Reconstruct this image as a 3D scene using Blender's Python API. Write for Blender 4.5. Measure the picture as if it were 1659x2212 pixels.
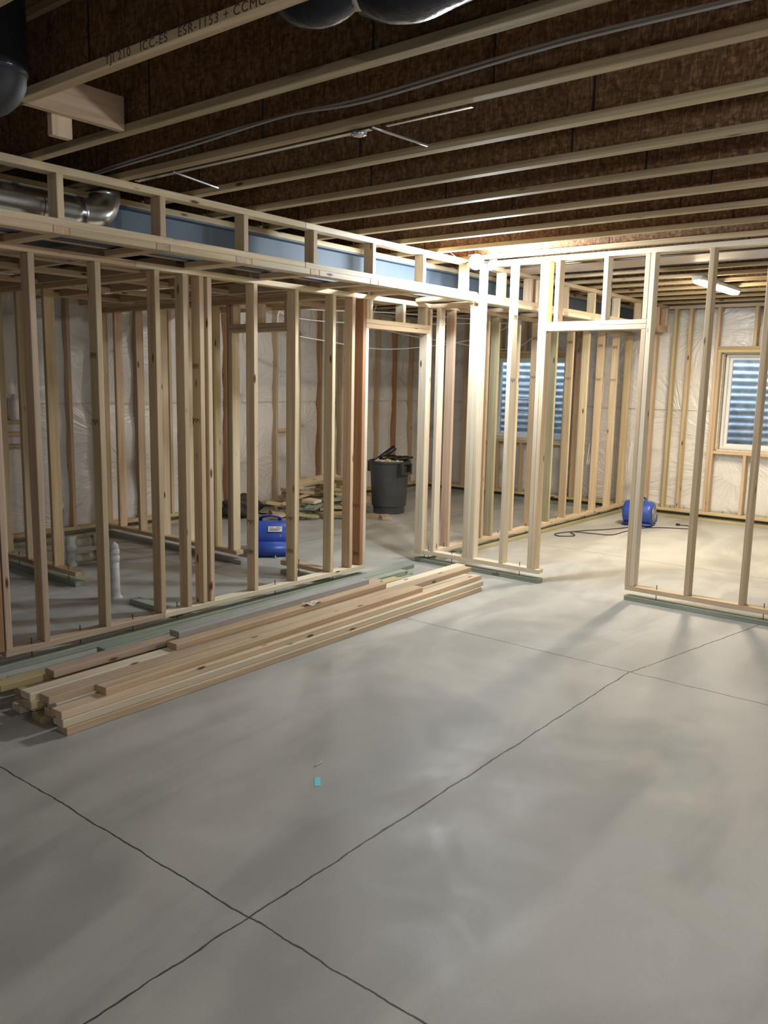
import bpy, bmesh, math, random
from mathutils import Vector, Matrix, Euler
R = random.Random(7)
PI = math.pi
for o in list(bpy.data.objects): bpy.data.objects.remove(o, do_unlink=True)
sc = bpy.context.scene
C = sc.collection

# ------------------------------------------------------------------ camera
F_PX, YAW, PITCH, ROLL = 1795.98, 0.67348, -0.15526, 0.02034
f = Vector((math.cos(YAW)*math.cos(PITCH), math.sin(YAW)*math.cos(PITCH), math.sin(PITCH)))
rt = Vector((math.sin(YAW), -math.cos(YAW), 0)); up = rt.cross(f)
rt2 = math.cos(ROLL)*rt + math.sin(ROLL)*up
up2 = -math.sin(ROLL)*rt + math.cos(ROLL)*up
cd = bpy.data.cameras.new('camera'); cam = bpy.data.objects.new('camera', cd); C.objects.link(cam)
cd.sensor_fit = 'HORIZONTAL'; cd.sensor_width = 36; cd.lens = F_PX/1659*36; cd.clip_start = 0.05; cd.clip_end = 200
m = Matrix((( rt2.x, up2.x, -f.x, 0), (rt2.y, up2.y, -f.y, 0), (rt2.z, up2.z, -f.z, 1.70), (0, 0, 0, 1)))
cam.matrix_world = m
sc.camera = cam

# ------------------------------------------------------------------ world, exposure
sc.view_settings.view_transform = 'Standard'; sc.view_settings.look = 'None'
sc.view_settings.gamma = 1; sc.view_settings.use_curve_mapping = False
sc.view_settings.exposure = 1.12
w = bpy.data.worlds.new('world'); sc.world = w; w.use_nodes = True
bg = w.node_tree.nodes['Background']; bg.inputs[0].default_value = (0.62, 0.80, 1.0, 1); bg.inputs[1].default_value = 5.5

# lamp strengths (the lamps themselves are built in their own builders)
P_WORK, P_WORK2, P_LINEAR, P_FILL, P_FILL2, P_FILL3 = 58, 26, 40, 27, 15, 74

H = 2.743          # underside of the joists
# ------------------------------------------------------------------ materials
def nmat(name):
    m = bpy.data.materials.new(name); m.use_nodes = True
    return m, m.node_tree.nodes, m.node_tree.links, m.node_tree.nodes['Principled BSDF']
def plain(name, col, rough=.6, metal=0.0, bump=0, bscale=60, var=0.0, vscale=3, spec=.5, trans=0):
    m, n, l, b = nmat(name)
    b.inputs['Base Color'].default_value = (*col, 1); b.inputs['Roughness'].default_value = rough
    b.inputs['Metallic'].default_value = metal; b.inputs['Specular IOR Level'].default_value = spec
    if trans: b.inputs['Transmission Weight'].default_value = trans
    tc = n.new('ShaderNodeTexCoord')
    if var:
        no = n.new('ShaderNodeTexNoise'); no.inputs['Scale'].default_value = vscale; no.inputs['Detail'].default_value = 6
        l.new(tc.outputs['Object'], no.inputs['Vector'])
        r = n.new('ShaderNodeValToRGB'); r.color_ramp.elements[0].position = .3; r.color_ramp.elements[1].position = .7
        r.color_ramp.elements[0].color = (*[c*(1-var) for c in col], 1); r.color_ramp.elements[1].color = (*[min(1, c*(1+var)) for c in col], 1)
        l.new(no.outputs['Fac'], r.inputs['Fac']); l.new(r.outputs['Color'], b.inputs['Base Color'])
    if bump:
        no = n.new('ShaderNodeTexNoise'); no.inputs['Scale'].default_value = bscale; no.inputs['Detail'].default_value = 4
        l.new(tc.outputs['Object'], no.inputs['Vector'])
        bp = n.new('ShaderNodeBump'); bp.inputs['Strength'].default_value = bump; bp.inputs['Distance'].default_value = .01
        l.new(no.outputs['Fac'], bp.inputs['Height']); l.new(bp.outputs['Normal'], b.inputs['Normal'])
    return m
def wood(name, light, dark, knot=(.12, .055, .02), rough=.62, grain=1.0, tint=.16, knots=True):
    """lumber: the grain runs along local X; every board gets its own offset and tone"""
    m, n, l, b = nmat(name)
    tc = n.new('ShaderNodeTexCoord'); oi = n.new('ShaderNodeObjectInfo')
    mul = n.new('ShaderNodeMath'); mul.operation = 'MULTIPLY'; mul.inputs[1].default_value = 37.0
    l.new(oi.outputs['Random'], mul.inputs[0])
    add = n.new('ShaderNodeVectorMath'); add.operation = 'ADD'
    cmb = n.new('ShaderNodeCombineXYZ')
    for i in range(3): l.new(mul.outputs[0], cmb.inputs[i])
    l.new(tc.outputs['Object'], add.inputs[0]); l.new(cmb.outputs[0], add.inputs[1])
    mp = n.new('ShaderNodeMapping'); mp.inputs['Scale'].default_value = (1.1, 34, 34); l.new(add.outputs[0], mp.inputs['Vector'])
    g = n.new('ShaderNodeTexNoise'); g.inputs['Scale'].default_value = 1.0; g.inputs['Detail'].default_value = 5; g.inputs['Distortion'].default_value = .8
    l.new(mp.outputs[0], g.inputs['Vector'])
    r = n.new('ShaderNodeValToRGB'); r.color_ramp.elements[0].position = .33; r.color_ramp.elements[1].position = .66
    r.color_ramp.elements[0].color = (*dark, 1); r.color_ramp.elements[1].color = (*light, 1)
    l.new(g.outputs['Fac'], r.inputs['Fac'])
    # broad blotches along the length
    mp2 = n.new('ShaderNodeMapping'); mp2.inputs['Scale'].default_value = (.9, 5, 5); l.new(add.outputs[0], mp2.inputs['Vector'])
    g2 = n.new('ShaderNodeTexNoise'); g2.inputs['Scale'].default_value = 1.3; g2.inputs['Detail'].default_value = 2
    l.new(mp2.outputs[0], g2.inputs['Vector'])
    hs = n.new('ShaderNodeHueSaturation'); l.new(r.outputs['Color'], hs.inputs['Color'])
    v1 = n.new('ShaderNodeMapRange'); v1.inputs['From Min'].default_value = .3; v1.inputs['From Max'].default_value = .7
    v1.inputs['To Min'].default_value = 1-tint*.55; v1.inputs['To Max'].default_value = 1+tint*.45
    l.new(g2.outputs['Fac'], v1.inputs['Value'])
    v2 = n.new('ShaderNodeMapRange'); v2.inputs['To Min'].default_value = 1-tint; v2.inputs['To Max'].default_value = 1+tint*.6
    l.new(oi.outputs['Random'], v2.inputs['Value'])
    vm = n.new('ShaderNodeMath'); vm.operation = 'MULTIPLY'; l.new(v1.outputs[0], vm.inputs[0]); l.new(v2.outputs[0], vm.inputs[1])
    l.new(vm.outputs[0], hs.inputs['Value'])
    fr = n.new('ShaderNodeMath'); fr.operation = 'FRACT'; m7 = n.new('ShaderNodeMath'); m7.operation = 'MULTIPLY'; m7.inputs[1].default_value = 7.3
    l.new(oi.outputs['Random'], m7.inputs[0]); l.new(m7.outputs[0], fr.inputs[0])
    hm = n.new('ShaderNodeMapRange'); hm.inputs['To Min'].default_value = .494; hm.inputs['To Max'].default_value = .510
    l.new(fr.outputs[0], hm.inputs['Value']); l.new(hm.outputs[0], hs.inputs['Hue'])
    out = hs.outputs['Color']
    if knots:
        mp3 = n.new('ShaderNodeMapping'); mp3.inputs['Scale'].default_value = (2.6, 9, 9); l.new(add.outputs[0], mp3.inputs['Vector'])
        vo = n.new('ShaderNodeTexVoronoi'); vo.inputs['Scale'].default_value = 1.0; vo.inputs['Randomness'].default_value = 1
        l.new(mp3.outputs[0], vo.inputs['Vector'])
        kr = n.new('ShaderNodeValToRGB'); e = kr.color_ramp.elements
        e[0].position = .055; e[0].color = (1, 1, 1, 1); e[1].position = .115; e[1].color = (0, 0, 0, 1)
        l.new(vo.outputs['Distance'], kr.inputs['Fac'])
        mx = n.new('ShaderNodeMix'); mx.data_type = 'RGBA'; l.new(kr.outputs['Color'], mx.inputs['Factor'])
        l.new(out, mx.inputs['A']); mx.inputs['B'].default_value = (*knot, 1); out = mx.outputs['Result']
    l.new(out, b.inputs['Base Color']); b.inputs['Roughness'].default_value = rough; b.inputs['Specular IOR Level'].default_value = .3
    bp = n.new('ShaderNodeBump'); bp.inputs['Strength'].default_value = .25*grain; bp.inputs['Distance'].default_value = .002
    l.new(g.outputs['Fac'], bp.inputs['Height']); l.new(bp.outputs['Normal'], b.inputs['Normal'])
    return m
PINE = wood('pine', (.73, .59, .41), (.57, .44, .29))
FIR = wood('fir', (.68, .51, .35), (.52, .38, .245))
PALE = wood('pale_pine', (.80, .72, .57), (.69, .59, .44), tint=.12)
PINK = wood('pink_pine', (.66, .51, .39), (.53, .39, .285))
RED = wood('red_fir', (.50, .29, .16), (.37, .20, .105))
YEL = wood('yellow_pine', (.66, .53, .32), (.52, .40, .22))
GREYW = wood('weathered_grey_wood', (.47, .47, .46), (.38, .375, .37), knots=False)
GREEN = wood('treated_green_wood', (.37, .42, .34), (.26, .30, .245), knot=(.10, .10, .06))
TREAT = wood('treated_tan_wood', (.50, .46, .30), (.38, .34, .20), knot=(.12, .10, .05))
OSBM  = wood('flange_lumber', (.62, .50, .32), (.42, .32, .19), tint=.22)
WOODS = [PINE, PINE, FIR, PALE, PINK, PINE]

def osb():
    m, n, l, b = nmat('strand_board')
    tc = n.new('ShaderNodeTexCoord')
    mp = n.new('ShaderNodeMapping'); mp.inputs['Scale'].default_value = (34, 34, 60); mp.inputs['Rotation'].default_value = (0, .3, 0)
    l.new(tc.outputs['Object'], mp.inputs['Vector'])
    vo = n.new('ShaderNodeTexVoronoi'); vo.inputs['Scale'].default_value = 1.4; l.new(mp.outputs[0], vo.inputs['Vector'])
    mp2 = n.new('ShaderNodeMapping'); mp2.inputs['Scale'].default_value = (34, 34, 9); l.new(tc.outputs['Object'], mp2.inputs['Vector'])
    no = n.new('ShaderNodeTexNoise'); no.inputs['Scale'].default_value = 1.6; no.inputs['Detail'].default_value = 5; no.inputs['Distortion'].default_value = 1.2
    l.new(mp2.outputs[0], no.inputs['Vector'])
    ad = n.new('ShaderNodeMix'); ad.data_type = 'FLOAT'; ad.inputs['Factor'].default_value = .22
    l.new(no.outputs['Fac'], ad.inputs['A']); sp = n.new('ShaderNodeSeparateColor'); l.new(vo.outputs['Color'], sp.inputs[0]); l.new(sp.outputs[0], ad.inputs['B'])
    r = n.new('ShaderNodeValToRGB'); e = r.color_ramp.elements
    e[0].position = .28; e[0].color = (.085, .045, .022, 1); e[1].position = .75; e[1].color = (.40, .24, .125, 1)
    x = e.new(.52); x.color = (.215, .12, .06, 1)
    l.new(ad.outputs['Result'], r.inputs['Fac'])
    l.new(r.outputs['Color'], b.inputs['Base Color']); b.inputs['Roughness'].default_value = .7; b.inputs['Specular IOR Level'].default_value = .25
    bp = n.new('ShaderNodeBump'); bp.inputs['Strength'].default_value = .4; bp.inputs['Distance'].default_value = .004
    l.new(ad.outputs['Result'], bp.inputs['Height']); l.new(bp.outputs['Normal'], b.inputs['Normal'])
    return m
OSB = osb()
OSBFLANGE = OSBM

def concrete_floor():
    """trowelled slab: broad blotches painting in moisture stains and soft shade bands, fine speckle and sawn control joints at fixed places on the slab"""
    m, n, l, b = nmat('concrete_slab')
    tc = n.new('ShaderNodeTexCoord'); P = tc.outputs['Object']
    def noise(scale, det, dist=0, vec=None, rough=.5):
        k = n.new('ShaderNodeTexNoise'); k.inputs['Scale'].default_value = scale; k.inputs['Detail'].default_value = det
        k.inputs['Distortion'].default_value = dist; k.inputs['Roughness'].default_value = rough
        l.new(vec or P, k.inputs['Vector']); return k.outputs['Fac']
    def M(op, a, c, cl=False):
        k = n.new('ShaderNodeMath'); k.operation = op; k.use_clamp = cl
        for i, v in enumerate((a, c)):
            if v is None: continue
            if isinstance(v, (int, float)): k.inputs[i].default_value = v
            else: l.new(v, k.inputs[i])
        return k.outputs[0]
    mp = n.new('ShaderNodeMapping'); mp.inputs['Rotation'].default_value = (0, 0, -.75); mp.inputs['Scale'].default_value = (.55, 1.5, 1); l.new(P, mp.inputs['Vector'])
    big = noise(.85, 3, 1.4, mp.outputs[0]); med = noise(3.0, 5, .8); fine = noise(90, 3)
    blot = n.new('ShaderNodeMapRange'); blot.interpolation_type = 'SMOOTHSTEP'
    blot.inputs['From Min'].default_value = .40; blot.inputs['From Max'].default_value = .60; l.new(big, blot.inputs['Value'])
    r = n.new('ShaderNodeMix'); r.data_type = 'RGBA'; l.new(blot.outputs[0], r.inputs['Factor'])
    r.inputs['A'].default_value = (.40, .40, .377, 1); r.inputs['B'].default_value = (.515, .513, .48, 1)  # darker tone covers moisture stains and the painted-in soft shade bands
    hv = n.new('ShaderNodeMapRange'); hv.inputs['From Min'].default_value = .3; hv.inputs['From Max'].default_value = .7
    hv.inputs['To Min'].default_value = .92; hv.inputs['To Max'].default_value = 1.07; l.new(med, hv.inputs['Value'])
    fv = n.new('ShaderNodeMapRange'); fv.inputs['To Min'].default_value = .94; fv.inputs['To Max'].default_value = 1.06; l.new(fine, fv.inputs['Value'])
    hs = n.new('ShaderNodeHueSaturation'); l.new(r.outputs['Result'], hs.inputs['Color']); l.new(M('MULTIPLY', hv.outputs[0], fv.outputs[0]), hs.inputs['Value'])
    # specks of dirt
    vo = n.new('ShaderNodeTexVoronoi'); vo.inputs['Scale'].default_value = 3.2; l.new(P, vo.inputs['Vector'])
    speck = M('LESS_THAN', vo.outputs['Distance'], .018)
    # joints
    sx = n.new('ShaderNodeSeparateXYZ'); l.new(P, sx.inputs[0]); X, Y = sx.outputs[0], sx.outputs[1]
    wob = M('MULTIPLY', M('SUBTRACT', noise(7, 4), .5), .028)
    wid = M('ADD', M('MULTIPLY', noise(16, 3), .006), .0018)
    def line(dist):
        return M('SUBTRACT', 1.0, M('DIVIDE', M('ABSOLUTE', M('ADD', dist, wob), None), wid), True)
    lines = []
    for x0 in (1.642, 4.70, 7.955, -1.42): lines.append(line(M('SUBTRACT', X, x0)))
    near = M('MULTIPLY', line(M('SUBTRACT', Y, 1.83)), M('LESS_THAN', X, 4.70))
    # past the crossing the joint runs off at a slight angle
    d2 = M('SUBTRACT', Y, M('SUBTRACT', 1.823, M('MULTIPLY', M('SUBTRACT', X, 4.70), .191)))
    far = M('MULTIPLY', line(d2), M('MULTIPLY', M('GREATER_THAN', X, 4.70), M('LESS_THAN', X, 6.36)))
    lines += [near, far, M('MULTIPLY', line(M('SUBTRACT', Y, 6.1)), M('GREATER_THAN', X, 4.70))]
    s = lines[0]
    for q in lines[1:]: s = M('MAXIMUM', s, q)
    s2 = M('MULTIPLY', s, 1.7, True)
    mx = n.new('ShaderNodeMix'); mx.data_type = 'RGBA'; l.new(M('MAXIMUM', s2, M('MULTIPLY', speck, .6)), mx.inputs['Factor'])
    l.new(hs.outputs['Color'], mx.inputs['A']); mx.inputs['B'].default_value = (.085, .068, .045, 1)
    l.new(mx.outputs['Result'], b.inputs['Base Color'])
    rr = n.new('ShaderNodeMapRange'); rr.inputs['From Min'].default_value = .3; rr.inputs['From Max'].default_value = .7
    rr.inputs['To Min'].default_value = .42; rr.inputs['To Max'].default_value = .62; l.new(med, rr.inputs['Value']); l.new(rr.outputs[0], b.inputs['Roughness'])
    b.inputs['Specular IOR Level'].default_value = .35
    bp = n.new('ShaderNodeBump'); bp.inputs['Strength'].default_value = .5; bp.inputs['Distance'].default_value = .004
    hh = M('SUBTRACT', M('MULTIPLY', fine, .12), s2)
    l.new(hh, bp.inputs['Height']); l.new(bp.outputs['Normal'], b.inputs['Normal'])
    return m
SLAB = concrete_floor()

def plastic_sheet():
    """white vinyl faced insulation: glossy, with stretched creases"""
    m, n, l, b = nmat('white_vinyl_facing')
    tc = n.new('ShaderNodeTexCoord')
    mp = n.new('ShaderNodeMapping'); mp.inputs['Scale'].default_value = (1, 1, 1); l.new(tc.outputs['Object'], mp.inputs['Vector'])
    vo = n.new('ShaderNodeTexVoronoi'); vo.inputs['Scale'].default_value = 1.05; l.new(mp.outputs[0], vo.inputs['Vector'])
    # creases fan out from the pinned points of the sheet
    sub = n.new('ShaderNodeVectorMath'); sub.operation = 'SUBTRACT'; l.new(tc.outputs['Object'], sub.inputs[0]); l.new(vo.outputs['Position'], sub.inputs[1])
    sp = n.new('ShaderNodeSeparateXYZ'); l.new(sub.outputs[0], sp.inputs[0])
    hx = n.new('ShaderNodeMath'); hx.operation = 'ADD'; l.new(sp.outputs[0], hx.inputs[0]); l.new(sp.outputs[1], hx.inputs[1])
    at = n.new('ShaderNodeMath'); at.operation = 'ARCTAN2'; l.new(hx.outputs[0], at.inputs[0]); l.new(sp.outputs[2], at.inputs[1])
    cb = n.new('ShaderNodeCombineXYZ'); l.new(at.outputs[0], cb.inputs[0]); l.new(vo.outputs['Distance'], cb.inputs[1])
    mp2 = n.new('ShaderNodeMapping'); mp2.inputs['Scale'].default_value = (5.0, 1.6, 1); l.new(cb.outputs[0], mp2.inputs['Vector'])
    n1 = n.new('ShaderNodeTexNoise'); n1.inputs['Scale'].default_value = 1.5; n1.inputs['Detail'].default_value = 3; l.new(mp2.outputs[0], n1.inputs['Vector'])
    n2 = n.new('ShaderNodeTexNoise'); n2.inputs['Scale'].default_value = 5; n2.inputs['Detail'].default_value = 3; n2.inputs['Distortion'].default_value = 1.5
    l.new(tc.outputs['Object'], n2.inputs['Vector'])
    mx = n.new('ShaderNodeMix'); mx.data_type = 'FLOAT'; mx.inputs['Factor'].default_value = .3; l.new(n1.outputs['Fac'], mx.inputs['A']); l.new(n2.outputs['Fac'], mx.inputs['B'])
    bp = n.new('ShaderNodeBump'); bp.inputs['Strength'].default_value = .7; bp.inputs['Distance'].default_value = .06
    l.new(mx.outputs['Result'], bp.inputs['Height']); l.new(bp.outputs['Normal'], b.inputs['Normal'])
    b.inputs['Base Color'].default_value = (.80, .79, .77, 1); b.inputs['Roughness'].default_value = .27; b.inputs['Specular IOR Level'].default_value = .6
    return m
VINYL = plastic_sheet()
CONC = plain('grey_concrete', (.42, .41, .39), .9, bump=.3, bscale=25, var=.12, vscale=2)
def emit(name, col, s):
    m, n, l, b = nmat(name); b.inputs['Base Color'].default_value = (.8, .8, .8, 1)
    b.inputs['Emission Color'].default_value = (*col, 1); b.inputs['Emission Strength'].default_value = s; return m
GALV = plain('galvanized_steel', (.62, .65, .68), .28, 1.0, bump=.12, bscale=9, var=.12, vscale=6)
GALVD = plain('dull_galvanized_steel', (.52, .54, .56), .42, .85, bump=.15, bscale=12, var=.15, vscale=5)
BEAMB = plain('blue_grey_steel_paint', (.10, .13, .17), .6, 0, spec=.3, var=.12, vscale=2)
FOIL = plain('panning_sheet', (.60, .53, .47), .38, .55, bump=.3, bscale=5)
MASTIC = plain('black_mastic', (.02, .02, .022), .6)
BLACKP = plain('black_plastic', (.018, .019, .022), .4)
BLKDUCT = plain('black_duct_wrap', (.03, .033, .045), .22, .3, bump=.6, bscale=14)
NAILM = plain('nail_steel', (.10, .095, .09), .45, .8)
BLUE = plain('blue_plastic', (.035, .085, .42), .38, var=.15, vscale=5)
BLUED = plain('dark_blue_plastic', (.02, .045, .24), .42)
LABELW = plain('white_label', (.70, .72, .74), .6)
CORDM = plain('black_rubber_cord', (.02, .02, .02), .55)
WIREG = plain('grey_cable', (.55, .55, .56), .45)
WIREW = plain('white_cable', (.70, .69, .66), .5)
WIREY = plain('brown_cable', (.30, .24, .10), .5)
CANM = plain('charcoal_grey_plastic', (.062, .070, .076), .5, bump=.1, bscale=40, var=.15, vscale=6)
PVC = plain('dusty_white_pvc', (.62, .63, .63), .45, var=.22, vscale=18, bump=.15)
PVCY = plain('dusty_cream_pvc', (.50, .48, .40), .6, var=.2, vscale=14, bump=.15)
WFRAME = plain('white_vinyl_frame', (.80, .80, .78), .35)
INK = plain('black_ink', (.02, .018, .016), .8)
INKD = plain('faded_ink', (.10, .075, .05), .9)
CYAN = plain('cyan_tape', (.20, .80, .98), .5)
PAPER = plain('crumpled_paper', (.66, .60, .52), .8, bump=.8, bscale=30)
YELP = plain('yellow_plastic', (.75, .60, .08), .5)
BOTTLE = plain('dark_brown_glass', (.025, .014, .008), .12, spec=.8)
BOTTLEG = plain('dark_green_glass', (.02, .025, .010), .12, spec=.8)
FIXW = plain('white_enamel', (.75, .75, .74), .4)
m_, n_, l_, b_ = nmat('window_glass'); b_.inputs['Base Color'].default_value = (.95, .98, 1, 1); b_.inputs['Roughness'].default_value = 0.0
b_.inputs['Transmission Weight'].default_value = 1; b_.inputs['IOR'].default_value = 1.02
GLASS = m_
EARTH = plain('dry_soil', (.20, .15, .10), .95, bump=.6, bscale=10)

# ------------------------------------------------------------------ helpers
def obj(name, me, mat, parent=None, loc=(0, 0, 0), rot=(0, 0, 0)):
    o = bpy.data.objects.new(name, me)
    if isinstance(me, bpy.types.Mesh) and mat and not me.materials: me.materials.append(mat)
    C.objects.link(o); o.location = loc; o.rotation_euler = rot
    if mat and me.materials and me.materials[0] != mat:
        o.material_slots[0].link = 'OBJECT'; o.material_slots[0].material = mat
    if parent: o.parent = parent
    return o
def setmat(o, mat):
    o.material_slots[0].link = 'OBJECT'; o.material_slots[0].material = mat; return o
def thing(name, label, cat, loc=(0, 0, 0), rot=(0, 0, 0), group=None):
    o = bpy.data.objects.new(name, None); C.objects.link(o); o.location = loc; o.rotation_euler = rot
    o.empty_display_size = .05; o['label'] = label; o['category'] = cat
    if group: o['group'] = group
    return o
def tag(o, label, cat, group=None):
    o['label'] = label; o['category'] = cat
    if group: o['group'] = group
    return o
def struct(o): o['kind'] = 'structure'; return o
def newmesh(name, bm, smooth=False):
    me = bpy.data.meshes.new(name); bm.normal_update(); bm.to_mesh(me); bm.free()
    if smooth:
        for p in me.polygons: p.use_smooth = True
    return me
_cache = {}
def boxmesh(a, b, c, bev=.003):
    k = (round(a, 3), round(b, 3), round(c, 3), bev)
    if k in _cache: return _cache[k]
    bm = bmesh.new(); bmesh.ops.create_cube(bm, size=1)
    bmesh.ops.scale(bm, vec=(a, b, c), verts=bm.verts)
    if bev: bmesh.ops.bevel(bm, geom=bm.edges[:], offset=min(bev, min(a, b, c)*.3), segments=1, affect='EDGES')
    _cache[k] = newmesh('board', bm); _cache[k].materials.append(None); return _cache[k]
def board(name, x0, x1, y0, y1, z0, z1, mat, parent=None, base=(0, 0, 0), bev=.003, label=None):
    """axis aligned board given by its world bounds; mesh grain axis = longest side"""
    sx, sy, sz = x1-x0, y1-y0, z1-z0
    c = Vector(((x0+x1)/2-base[0], (y0+y1)/2-base[1], (z0+z1)/2-base[2]))
    if sz >= sx and sz >= sy: me = boxmesh(sz, sy, sx, bev); rot = (0, -PI/2, 0)
    elif sy >= sx: me = boxmesh(sy, sx, sz, bev); rot = (0, 0, PI/2)
    else: me = boxmesh(sx, sy, sz, bev); rot = (0, 0, 0)
    # no two boards share an object, so each has its own grain offset
    o = bpy.data.objects.new(name, me); C.objects.link(o); o.location = c; o.rotation_euler = rot
    if not me.materials: me.materials.append(None)
    o.material_slots[0].link = 'OBJECT'; o.material_slots[0].material = mat
    if parent: o.parent = parent
    if label: o['label'] = label
    return o
def cyl(bm, p, q, r0, r1=None, seg=16, cap=True):
    p, q = Vector(p), Vector(q); r1 = r0 if r1 is None else r1
    d = (q-p); L = d.length
    mt = Matrix.Translation((p+q)/2) @ d.to_track_quat('Z', 'Y').to_matrix().to_4x4()
    return bmesh.ops.create_cone(bm, cap_ends=cap, segments=seg, radius1=r0, radius2=r1, depth=L, matrix=mt)
def addbox(bm, x0, x1, y0, y1, z0, z1):
    g = bmesh.ops.create_cube(bm, size=1)['verts']
    bmesh.ops.scale(bm, vec=(x1-x0, y1-y0, z1-z0), verts=g)
    bmesh.ops.translate(bm, vec=((x0+x1)/2, (y0+y1)/2, (z0+z1)/2), verts=g); return g
def tubemesh(name, pts, r, seg=8, res=8, radii=None):
    """smooth tube through points (Catmull-Rom)"""
    P = [Vector(p) for p in pts]; path = []; rad = []
    n = len(P)
    for i in range(n-1):
        a = P[max(i-1, 0)]; b_ = P[i]; c = P[i+1]; d = P[min(i+2, n-1)]
        for k in range(res):
            t = k/res
            path.append(.5*((2*b_)+(c-a)*t+(2*a-5*b_+4*c-d)*t*t+(-a+3*b_-3*c+d)*t**3))
            rad.append((radii[i]*(1-t)+radii[i+1]*t) if radii else r)
    path.append(P[-1]); rad.append(radii[-1] if radii else r)
    bm = bmesh.new(); rings = []; prev = None
    for i, p in enumerate(path):
        t = (path[min(i+1, len(path)-1)]-path[max(i-1, 0)]).normalized()
        if prev is None:
            nrm = t.orthogonal().normalized()
        else: nrm = (prev-t*prev.dot(t)).normalized()
        prev = nrm; bn = t.cross(nrm)
        rings.append([bm.verts.new(p+rad[i]*(math.cos(2*PI*k/seg)*nrm+math.sin(2*PI*k/seg)*bn)) for k in range(seg)])
    for a, b_ in zip(rings, rings[1:]):
        for k in range(seg): bm.faces.new((a[k], a[(k+1) % seg], b_[(k+1) % seg], b_[k]))
    bm.faces.new(rings[0][::-1]); bm.faces.new(rings[-1])
    bmesh.ops.recalc_face_normals(bm, faces=bm.faces)
    return newmesh(name, bm, True)
def lathe(name, prof, seg=32, smooth=True):
    bm = bmesh.new(); rings = []
    for r, z in prof:
        rings.append([bm.verts.new((r*math.cos(2*PI*k/seg), r*math.sin(2*PI*k/seg), z)) for k in range(seg)] if r > 1e-6 else [bm.verts.new((0, 0, z))])
    for a, b_ in zip(rings, rings[1:]):
        for k in range(seg):
            k2 = (k+1) % seg
            if len(a) == 1 and len(b_) == 1: continue
            if len(a) == 1: bm.faces.new((a[0], b_[k2], b_[k]))
            elif len(b_) == 1: bm.faces.new((a[k], a[k2], b_[0]))
            else: bm.faces.new((a[k], a[k2], b_[k2], b_[k]))
    bmesh.ops.recalc_face_normals(bm, faces=bm.faces)
    return newmesh(name, bm, smooth)
def textmesh(name, s, size, ext=.0004, shear=0, space=1.0):
    cu = bpy.data.curves.new(name, 'FONT'); cu.body = s; cu.size = size; cu.extrude = ext; cu.shear = shear; cu.space_character = space
    o = bpy.data.objects.new(name, cu); C.objects.link(o)
    dg = bpy.context.evaluated_depsgraph_get(); dg.update()
    me = bpy.data.meshes.new_from_object(o.evaluated_get(dg)); bpy.data.objects.remove(o, do_unlink=True)
    me.materials.clear(); return me

# ------------------------------------------------------------------ the shell
XW, YW = 11.08, 8.06        # inner faces of the concrete walls
bm = bmesh.new(); addbox(bm, -3.2, XW+.25, -3.2, YW+.25, -.12, 0); struct(obj('floor', newmesh('floor', bm), SLAB))
bm = bmesh.new(); addbox(bm, -3.2, XW+.25, -3.2, YW+.25, H+.302, H+.325); struct(obj('ceiling', newmesh('ceiling', bm), OSB))
bm = bmesh.new(); addbox(bm, -3.2, XW+.25, YW, YW+.25, 0, H+.302); struct(obj('wall_back', newmesh('w', bm), CONC))
bm = bmesh.new(); addbox(bm, -3.45, -3.2, -3.2, YW+.25, 0, H+.302); struct(obj('wall_left', newmesh('w', bm), CONC))
bm = bmesh.new(); addbox(bm, -3.2, XW+.25, -3.45, -3.2, 0, H+.302); struct(obj('wall_front', newmesh('w', bm), CONC))
WINS = [(5.50, 6.74, .90, 2.10), (2.10, 3.34, .93, 2.135)]       # y0,y1,z0,z1
bm = bmesh.new()
ys = [-3.2, WINS[1][0], WINS[1][1], WINS[0][0], WINS[0][1], YW]
for a, b_ in ((0, 1), (2, 3), (4, 5)): addbox(bm, XW, XW+.25, ys[a], ys[b_], 0, H+.302)
for (y0, y1, z0, z1) in WINS:
    addbox(bm, XW, XW+.25, y0, y1, 0, z0); addbox(bm, XW, XW+.25, y0, y1, z1, H+.302)
struct(obj('wall_right', newmesh('w', bm), CONC))

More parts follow.
